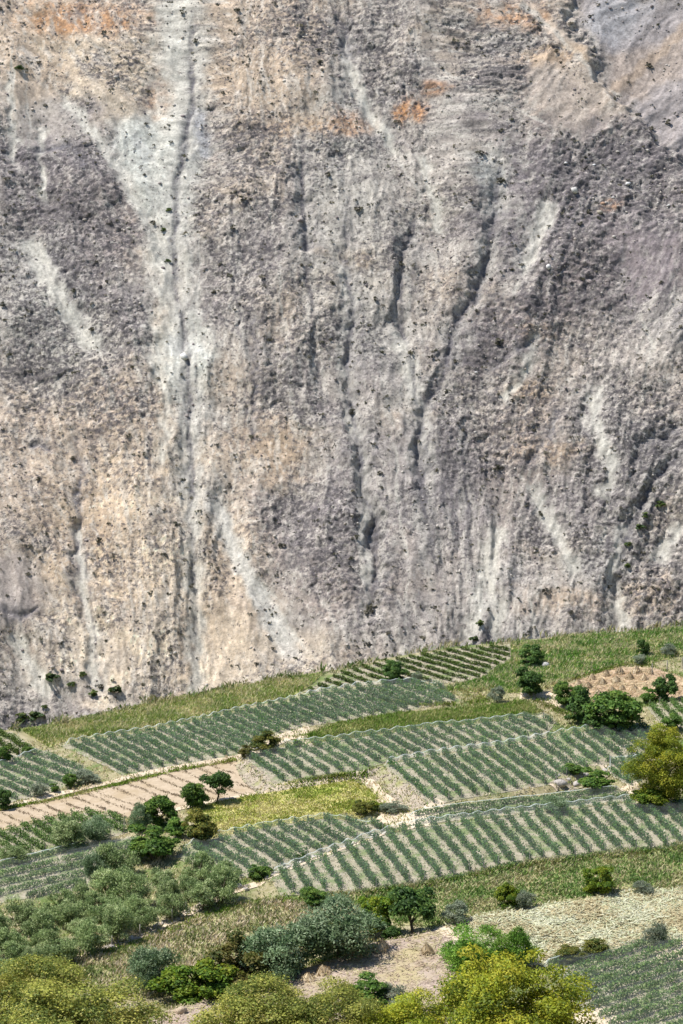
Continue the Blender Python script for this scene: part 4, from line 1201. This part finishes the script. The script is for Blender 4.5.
def stook_mesh(seed, n=260):
    rng = np.random.default_rng(seed)
    a = rng.uniform(0, 2 * np.pi, n); r0 = 0.5 * rng.uniform(0.45, 1.0, n)
    rt = rng.uniform(0, 0.45, n) ** 1.0; h = np.clip(1.05 - 1.75 * rt + rng.normal(size=n) * 0.13, 0.12, 1.15)
    b = np.stack([np.cos(a) * r0, np.sin(a) * r0, np.zeros(n)], -1)
    a2 = a + rng.normal(size=n) * 0.5
    t = np.stack([np.cos(a2) * rt, np.sin(a2) * rt, h], -1)
    s = np.stack([-np.sin(a), np.cos(a), np.zeros(n)], -1) * 0.07
    m = b * 0.45 + t * 0.55
    v = np.stack([b - s * 0.4, m - s, t, m + s], 1).reshape(-1, 3)
    pal = np.array([(0.44, 0.33, 0.19), (0.54, 0.43, 0.27), (0.36, 0.27, 0.16), (0.50, 0.41, 0.28)])
    c = pal[rng.integers(0, 4, n)] * rng.uniform(0.8, 1.2, (n, 1))
    return v, np.arange(n * 4).reshape(n, 4), np.repeat(c, 4, 0)
ST_ME = []
for s in range(3):
    v, f, c = stook_mesh(300 + s)
    ST_ME.append(mk("straw_stook", v, f, M_STALK, col=c, link=False).data)
STOOKS = [(570, 690, 9, 7), (578, 685, 9, 7), (588, 688, 10, 8), (592, 680, 9, 8), (602, 684, 10, 8), (606, 676, 9, 8), (616, 682, 11, 8), (620, 674, 10, 9), (630, 679, 9, 8), (636, 673, 12, 9),
          (644, 680, 9, 8), (650, 674, 8, 7), (612, 692, 9, 7), (598, 695, 10, 7), (634, 690, 9, 7), (622, 690, 8, 7), (662, 680, 9, 7)]
for i, (a, b, w, h) in enumerate(sorted(STOOKS)):
    p = at(a, b); k = ppm(p)
    o = bpy.data.objects.new("straw_stook", ST_ME[i % 3]); COL.objects.link(o)
    o.location = p; o.scale = (w / k * 1.15, w / k * 1.15, h / k * 0.75); o.rotation_euler = (0, 0, i * 1.3)
    tag(o, f"small straw stook on the upper right stubble field, {ORD[i]} from the left", "stook", "stooks on the stubble field")
for i, (a, b, w, h, l) in enumerate([(361, 955, 17, 20, "tall straw stook on the fallow terrace edge, left of another"), (381, 950, 16, 18, "straw stook on the fallow terrace edge behind the mauve soil"),
                                     (427, 954, 12, 17, "narrow straw stook standing alone on the fallow field"), (324, 974, 14, 15, "ragged straw stook leaning at the fallow field's left rim"),
                                     (308, 980, 16, 12, "low straw heap left of the ragged stook on the fallow rim")]):
    p = at(a, b); k = ppm(p)
    o = bpy.data.objects.new("straw_stook", ST_ME[i % 3]); COL.objects.link(o)
    o.location = p; o.scale = (w / k * 1.5, w / k * 1.2, h / k * 0.6); o.rotation_euler = (0.08, 0.1, i * 1.3)
    tag(o, l, "stook", "stooks on the fallow field")
def fence_post(px, py, h_px, label, group, w=0.09, cap=None):
    p = at(px, py); h = h_px / ppm(p)
    v, f = tube([(0, 0, -0.2), (0, 0, h * 0.5), (0.02, 0, h * 0.97), (0.02, 0, h)], [w, w * 0.95, w * 0.85, w * 0.3], 7)
    o = mk("fence_post", v, f, M_POST)
    o.location = p
    tag(o, label, "post", group)
    if cap:
        v, f = tube([(0.02, 0, h - 0.35), (0.02, 0, h - 0.3), (0.02, 0, h + 0.1), (0.02, 0, h + 0.14)], [0.05, 0.22, 0.22, 0.05], 8)
        mk("cap", v, f, M_HEM, parent=o)
for i, (a, b) in enumerate([(80, 958), (112, 948), (140, 937), (158, 930), (172, 922), (186, 914)]):
    fence_post(a, b, 13, f"thin fence post below the olive grove, {ORD[i]} from the left", "posts along the olive grove path")
for i, (a, b) in enumerate([(630, 669), (645, 666), (660, 663), (676, 660)]):
    fence_post(a + 22, b + 6, 12, f"grey post at the corner of the upper right stubble field, {ORD[i]} from the left", "posts of the upper right fence")
fence_post(104, 877, 18, "slim post with a white top among the rear olive trees", None, 0.07, True)
fence_post(606, 893, 16, "pale stake in front of the round yellow-green bush", None, 0.07)

# ------------------------------------------------------------------ trees and bushes of the fields
T = [ # x, foot, width, height in surveyed units, kind, behind an edge?, name, label
 (194, 809, 28, 24, 'green', 0, 'bush', "round green bush left of the trunked tree below the tilled field"),
 (217, 803, 29, 29, 'darktree', 0, 'tree', "small dark tree with visible trunk below the tilled field"),
 (159, 828, 34, 32, 'green', 0, 'tree', "light green tree between the tilled field and the meadow"),
 (140, 833, 24, 26, 'blueolive', 0, 'olive_tree', "dark blue-green olive left of the light green tree"),
 (153, 860, 52, 34, 'green', 0, 'bush', "broad green bush above the olive grove"),
 (200, 843, 36, 30, 'olivebrown', 0, 'bush', "olive-green bush at the left corner of the meadow"),
 (178, 838, 22, 18, 'green', 0, 'bush', "small green bush left of the meadow corner bush"),
 (67, 849, 36, 26, 'olive', 0, 'olive_tree', "left of two olive trees in the loose vineyard"),
 (97, 843, 30, 23, 'blueolive', 0, 'olive_tree', "right of two olive trees in the loose vineyard"),
 (14, 862, 28, 15, 'olive', 0, 'olive_tree', "low olive tree at the left edge of the loose vineyard"),
 (95, 880, 26, 26, 'blueolive', 0, 'olive_tree', "dark olive tree left of the white-topped post"),
 (119, 877, 38, 32, 'olive', 0, 'olive_tree', "pale olive tree right of the white-topped post"),
 (4, 764, 16, 16, 'green', 0, 'bush', "green bush at the left edge above the bluish vineyard"),
 (28, 755, 14, 9, 'green', 0, 'bush', "low green bush below the bare corner vines"),
 (70, 787, 15, 13, 'green', 0, 'bush', "green bush at the lower corner of the bluish vineyard"),
 (86, 783, 26, 13, 'grey', 0, 'bush', "grey-green bush right of the vineyard corner bush"),
 (55, 792, 9, 9, 'green', 0, 'bush', "tiny green bush above the sandy track"),
 (40, 796, 17, 12, 'grey', 0, 'bush', "grey-green bush above the sandy track"),
 (3, 809, 17, 19, 'dark', 0, 'bush', "dark bush at the left end of the sandy track"),
 (265, 752, 32, 18, 'olivebrown', 0, 'bush', "brownish green bush at the tip of the long vineyard"),
 (248, 757, 20, 11, 'brown', 0, 'bush', "low brown bush at the tilled field's upper corner"),
 (297, 747, 9, 7, 'green', 0, 'bush', "tiny bush on the sandy bend"),
 (260, 878, 24, 13, 'green', 0, 'bush', "green bush at the lower tip of the central vineyard"),
 (300, 862, 13, 8, 'dark', 0, 'bush', "small dark bush at the foot of the central vineyard"),
 (314, 905, 26, 16, 'green', 0, 'bush', "green bush at the foot of the big vineyard"),
 (392, 681, 26, 18, 'dark', 0, 'bush', "dark bush on the brow vineyard"),
 (416, 683, 11, 10, 'grey', 0, 'bush', "small grey bush right of the brow bush"),
 (497, 703, 17, 16, 'grey', 0, 'bush', "round grey-green bush above the middle maize"),
 (530, 667, 24, 20, 'dark', 0, 'bush', "upper of two dark bushes in the maize"),
 (531, 696, 30, 27, 'dark', 0, 'tree', "lower and larger of two dark bushes in the maize"),
 (642, 657, 15, 17, 'dark', 0, 'bush', "dark bush in the maize near the stubble field"),
 (639, 664, 14, 9, 'grey', 0, 'bush', "grey bush at the top of the stubble field"),
 (668, 656, 18, 10, 'grey', 0, 'bush', "grey bush at the right edge of the maize"),
 (566, 707, 26, 22, 'green', 0, 'bush', "bush at the left tip of the stubble field"),
 (578, 722, 30, 32, 'dark', 0, 'tree', "dark tree above the right-hand vineyard"),
 (615, 729, 54, 36, 'green', 0, 'bush', "wide bright bush above the right-hand vineyard"),
 (594, 731, 30, 14, 'dark', 0, 'bush', "low dark bush at the top edge of the right-hand vineyard"),
 (649, 703, 18, 15, 'green', 0, 'bush', "left bush of the pair below the stubble field"),
 (666, 702, 25, 25, 'dark', 0, 'tree', "right and taller bush of the pair below the stubble field"),
 (671, 731, 20, 15, 'green', 0, 'bush', "green bush just above the big yellow-green tree"),
 (595, 790, 34, 20, 'green', 0, 'bush', "green bush in the rocky notch"),
 (572, 774, 20, 10, 'green', 0, 'bush', "low green bush at the rim of the rocky notch"),
 (664, 805, 66, 72, 'walnut', 0, 'tree', "big yellow-green tree at the right edge"),
 (652, 808, 40, 22, 'bright', 0, 'bush', "bright green undergrowth at the foot of the right-hand tree"),
 (556, 812, 26, 14, 'blueolive', 0, 'olive_tree', "round dark olive in the netted strip"),
 (362, 816, 22, 15, 'olivebrown', 0, 'bush', "bush at the right corner of the meadow"),
 (376, 811, 16, 11, 'bright', 0, 'bush', "bright bush right of the meadow corner bush"),
 (395, 812, 26, 8, 'grey', 0, 'bush', "low grey bush above the path bend"),
 (598, 895, 33, 28, 'bright', 0, 'bush', "round yellow-green bush in the weedy field"),
 (508, 909, 25, 25, 'bright', 0, 'bush', "yellow-green bush at the top of the straw field"),
 (526, 908, 20, 15, 'grey', 0, 'bush', "grey bush at the top of the straw field"),
 (643, 893, 21, 11, 'grey', 0, 'bush', "small grey bush on the upper rim of the straw field"),
 (150, 990, 46, 42, 'blueolive', 0, 'olive_tree', "round blue-green olive standing alone below the weedy slope"),
 (198, 1004, 74, 42, 'bright', 1, 'bush', "bright green bush above the fallow terrace edge"),
 (238, 990, 62, 48, 'brown', 1, 'bush', "brownish dark bush behind the bright green bush"),
 (276, 984, 74, 56, 'blueolive', 1, 'olive_tree', "wide pale olive in the line behind the fallow field"),
 (338, 966, 88, 53, 'blueolive', 1, 'olive_tree', "largest dark olive in the line behind the fallow field"),
 (374, 936, 38, 40, 'bright', 1, 'bush', "yellowish green bush right of the largest olive"),
 (413, 934, 48, 42, 'darktree', 1, 'tree', "dark green tree with trunk right of the yellowish bush"),
 (392, 944, 22, 20, 'dark', 1, 'bush', "small dark bush at the foot of the trunked tree"),
 (456, 923, 28, 20, 'grey', 0, 'bush', "grey-green bush at the left tip of the straw field"),
 (365, 1006, 46, 28, 'green', 0, 'bush', "dark green bush on the fallow field's lower rim"),
 (392, 1004, 30, 16, 'grey', 0, 'bush', "grey bush right of the fallow rim bush"),
 (404, 1012, 34, 14, 'grey', 0, 'bush', "pale grey bush before the big foreground tree"),
 (470, 972, 62, 42, 'feather', 0, 'bush', "feathery bright green bush behind the big foreground tree"),
 (516, 972, 44, 42, 'feather', 0, 'bush', "feathery paler bush next to the straw field"),
 (570, 961, 30, 13, 'olivebrown', 0, 'bush', "left part of the low hedge below the straw field"),
 (595, 955, 32, 15, 'olivebrown', 0, 'bush', "right part of the low hedge below the straw field"),
 (655, 946, 24, 19, 'grey', 0, 'bush', "grey bush at the top corner of the lower right vineyard"),
 (512, 1082, 152, 124, 'walnut', 0, 'tree', "big yellow-green tree at the bottom right of centre"),
 (405, 1070, 104, 70, 'walnut', 0, 'tree', "smaller yellow-green tree at the bottom edge left of the big one"),
 (262, 1066, 130, 84, 'dullwalnut', 0, 'tree', "dull olive-yellow tree at the bottom edge left of centre"),
 (335, 1076, 110, 84, 'dullwalnut', 0, 'tree', "dull olive-yellow tree at the bottom centre edge"),
 (40, 1050, 116, 92, 'dullwalnut', 0, 'tree', "upper of two dull green trees in the lower left corner"),
 (78, 1092, 158, 100, 'dullwalnut', 0, 'tree', "lower of two dull green trees in the lower left corner"),
]
for i, (x, y, w, h, kind, bh, nm, label) in enumerate(T):
    p = behind(x, y) if bh else at(x, y)
    k = ppm(p)
    p.z -= 0.05
    plant(nm, p, w / k * 1.02, h / k * 1.08, kind, label, {'olive_tree': 'olive tree'}.get(nm, nm), None, i % 2 if kind in ('walnut', 'dullwalnut') else i % 3)
rowname = ["front", "second", "third", "rear"]
for r_, (y0, x0, x1, n) in enumerate([(984, 10, 226, 9), (969, -6, 222, 9), (954, 8, 196, 7), (940, -2, 112, 5)]):
    for i in range(n):
        x = x0 + (x1 - x0) * i / (n - 1) + random.uniform(-4, 4)
        y = y0 - 0.39 * (x - 10) + random.uniform(-2.5, 2.5)
        p = at(x, y); k = ppm(p)
        w = random.uniform(26, 38)
        plant("olive_tree", p, w / k, w * random.uniform(0.72, 0.98) / k, 'olive', f"olive tree in the grove, {ORD[i]} from the left in the {rowname[r_]} row", "olive tree",
              "olive grove at the lower left", (i + r_) % 3)

# ------------------------------------------------------------------ shrubs and boulders on the mountain
DS = [(0.105, 0.105, 0.07), (0.14, 0.13, 0.09), (0.085, 0.082, 0.066), (0.17, 0.155, 0.11)]
def shrub_me(seed, n, pal):
    v, f, c = crown_mesh("shrub", seed, n, 0.42, 0.7, pal, 'bush', 7, 0.6, 0)
    return v, f, c
SH = [mk("desert_shrub", *shrub_me(900 + i, 42, DS)[:2], M_LEAF, col=shrub_me(900 + i, 42, DS)[2], link=False).data for i in range(4)]
GSH = [mk("green_shrub", *shrub_me(950 + i, 90, [(0.085, 0.125, 0.03), (0.12, 0.155, 0.04), (0.05, 0.09, 0.03)])[:2], M_LEAF,
          col=shrub_me(950 + i, 90, [(0.085, 0.125, 0.03), (0.12, 0.155, 0.04), (0.05, 0.09, 0.03)])[2], link=False).data for i in range(3)]
def on_mountain(u, v):
    return mpos(np.atleast_1d(u), np.atleast_1d(v), mdisp(np.atleast_1d(u), np.atleast_1d(v)))
def zone(px, py):
    if py > 620: return "at the mountain foot"
    if px < 165: a = "left of the pale chute"
    elif px < 340: a = "right of the pale chute"
    elif px < 500: a = "between the dark ravines"
    else: a = "on the right flank"
    return ("high " if py < 230 else "halfway up " if py < 430 else "low ") + a
rs = np.random.default_rng(5)
spots = []
while len(spots) < 290:
    px, py = rs.uniform(0, 683), rs.uniform(4, 690)
    u, v = muv(px, py)
    if noise(u / 22.0, v / 30.0, 7) + rs.uniform(-0.35, 0.35) >= 0.22:
        spots.append((px, py, u, v))
spots.sort()
seen = {}
for cnt, (px, py, u, v) in enumerate(spots):
    p = on_mountain(u, v)[0]
    s = 1.55 * rs.lognormal(0, 0.45)
    o = bpy.data.objects.new("desert_shrub", SH[cnt % 4]); COL.objects.link(o)
    o.location = p - np.array([0, 0, 0.2]); o.scale = (s, s, s * rs.uniform(0.6, 0.85)); o.rotation_euler = (0, 0, rs.uniform(0, 6.28))
    z = zone(px, py)
    k = seen[z] = seen.get(z, -1) + 1
    tag(o, f"dark desert shrub {z}, {ORD[k]} from the left" if k < len(ORD) else f"dark desert shrub {z}", "shrub", "desert shrubs " + z)
for i, (px, py, w, l) in enumerate([(53, 682, 12, "green shrub at the mountain foot, leftmost of the cluster above the brow"), (72, 685, 8, "dark green shrub second in the cluster above the left brow"),
        (93, 694, 9, "pale green shrub in the middle of the cluster above the left brow"), (115, 692, 11, "dark shrub at the right end of the cluster above the left brow"),
        (82, 675, 7, "yellowish shrub topmost of the cluster above the left brow"), (22, 722, 13, "wide green shrub at the far left of the mountain foot"),
        (36, 720, 13, "green shrub next to the wide one at the mountain foot"), (45, 707, 6, "small shrub over the wide shrubs at the mountain foot"),
        (480, 627, 8, "green shrub on the mountain foot above the upper maize"), (474, 641, 8, "brownish shrub at the brow above the upper maize"),
        (660, 505, 9, "upper green shrub in the right-hand ravine"), (646, 518, 8, "second green shrub down the right-hand ravine"), (640, 530, 8, "third green shrub down the right-hand ravine"),
        (629, 545, 7, "fourth green shrub down the right-hand ravine"), (628, 565, 6, "lowest green shrub in the right-hand ravine"), (20, 71, 7, "dark bush on the tan scree at the upper left"),
        (168, 208, 5, "dark green shrub topmost along the pale chute"), (163, 228, 5, "dark green shrub second down along the pale chute"), (167, 258, 5, "dark green shrub lowest along the pale chute"),
        (615, 97, 4, "upper reddish shrub on the grey scree, top right"), (640, 108, 4, "right reddish shrub on the grey scree, top right"), (653, 122, 6, "largest reddish shrub on the grey scree, top right"),
        (637, 112, 4, "middle reddish shrub on the grey scree, top right")]):
    u, v = muv(px, py)
    p = on_mountain(u, v)[0]
    k = FPX / np.linalg.norm(p - np.array([0, 0, CAM_H]))
    o = bpy.data.objects.new("green_shrub" if i < 19 else "desert_shrub", (GSH[i % 3] if i < 19 else SH[i % 4])); COL.objects.link(o)
    s = w / k
    o.location = p - np.array([0, 0, 0.2]); o.scale = (s, s, s * 0.75); o.rotation_euler = (0, 0, i)
    tag(o, l, "shrub", "single shrubs on the mountain")
# the countless rest
n = 6500
uu = rs.uniform(-205, 205, n); vv = rs.uniform(v_lo, v_hi, n)
jj = np.clip(np.searchsorted(mv, vv), 0, len(mv) - 1); ii = np.clip(np.searchsorted(mu, uu), 0, len(mu) - 1)
keep = (noise(uu / 16, vv / 22, 9) + rs.uniform(-0.4, 0.4, n) > 0.05) & (rs.random(n) > SMOOTH[jj, ii] * 0.75)
uu, vv = uu[keep], vv[keep]; n = len(uu)
bp_ = on_mountain(uu, vv)
q = 9
sz = rs.lognormal(0.05, 0.35, n)
off = rs.normal(size=(n, q, 3)) * (np.array([0.36, 0.36, 0.22]) * sz[:, None])[:, None, :]
off[:, :, 2] = np.abs(off[:, :, 2])
v, f = quads_at((bp_[:, None, :] + off).reshape(-1, 3), rs.normal(size=(n * q, 3)) + np.array([0, -0.4, 0.5]), np.repeat(sz, q) * 0.75, 0.7, rs)
cc = np.array(DS)[rs.integers(0, 4, n)] * rs.uniform(0.8, 1.3, (n, 1))
tag(mk("mountain_scrub", v, f, M_LEAF, col=np.repeat(cc, q * 4, 0)), "sparse dark scrub dotted over the whole mountainside", "scrub", None, "stuff")
n = 9000
uu = rs.uniform(-205, 205, n); vv = rs.uniform(v_lo, v_hi, n)
keep = noise(uu / 28, vv / 28, 15) + rs.uniform(-0.5, 0.5, n) > 0.05
uu, vv = uu[keep], vv[keep]; n = len(uu)
v, f = rock_arrays(rs, n, 0.85, 0.8)
v = v + on_mountain(uu, vv)[:, None, :]
cc = np.array([(0.30, 0.26, 0.24), (0.40, 0.35, 0.30), (0.20, 0.17, 0.165), (0.46, 0.42, 0.37)])[rs.integers(0, 4, n)]
tag(mk("mountain_rubble", v.reshape(-1, 3), f, M_STONE, col=np.repeat(cc, 12, 0)), "loose stones scattered over the mountainside", "stones", None, "stuff")
for i, (px, py, w, c, l) in enumerate([(548, 270, 5, (0.62, 0.6, 0.57), "white boulder standing alone beside the pale scree streak"), (594, 165, 4, (0.60, 0.58, 0.56), "white boulder on the purple slope, upper right"),
        (628, 186, 6, (0.60, 0.58, 0.55), "largest white boulder on the purple slope"), (613, 199, 4, (0.58, 0.56, 0.53), "small white boulder left below the largest"), (565, 165, 4, (0.55, 0.53, 0.5), "pale boulder among shrubs on the purple slope"),
        (603, 205, 5, (0.34, 0.22, 0.15), "reddish boulder on the purple slope"), (600, 214, 6, (0.34, 0.30, 0.24), "brown hollowed boulder under the reddish one"), (575, 193, 8, (0.52, 0.5, 0.47), "pale flat stones on the purple slope"),
        (476, 370, 4, (0.62, 0.6, 0.58), "white stone at the left end of the dark strata"), (184, 355, 9, (0.58, 0.57, 0.53), "whitish rock face piece in the pale chute"), (668, 208, 4, (0.56, 0.54, 0.5), "pale boulder at the right edge of the purple slope")]):
    u, vv_ = muv(px, py)
    p = on_mountain(u, vv_)[0]
    k = FPX / np.linalg.norm(p - np.array([0, 0, CAM_H]))
    r = np.random.default_rng(600 + i)
    v, f = rock_arrays(r, 1, 1.0)
    v = v[0] / (np.ptp(v[0][:, 0])) * (w / k)
    o = mk("boulder", v, f, M_STONE, col=np.tile(np.array(c), (12, 1)))
    o.location = p + np.array([0, -0.3, 0.2])
    tag(o, l, "boulder", "boulders on the mountain")
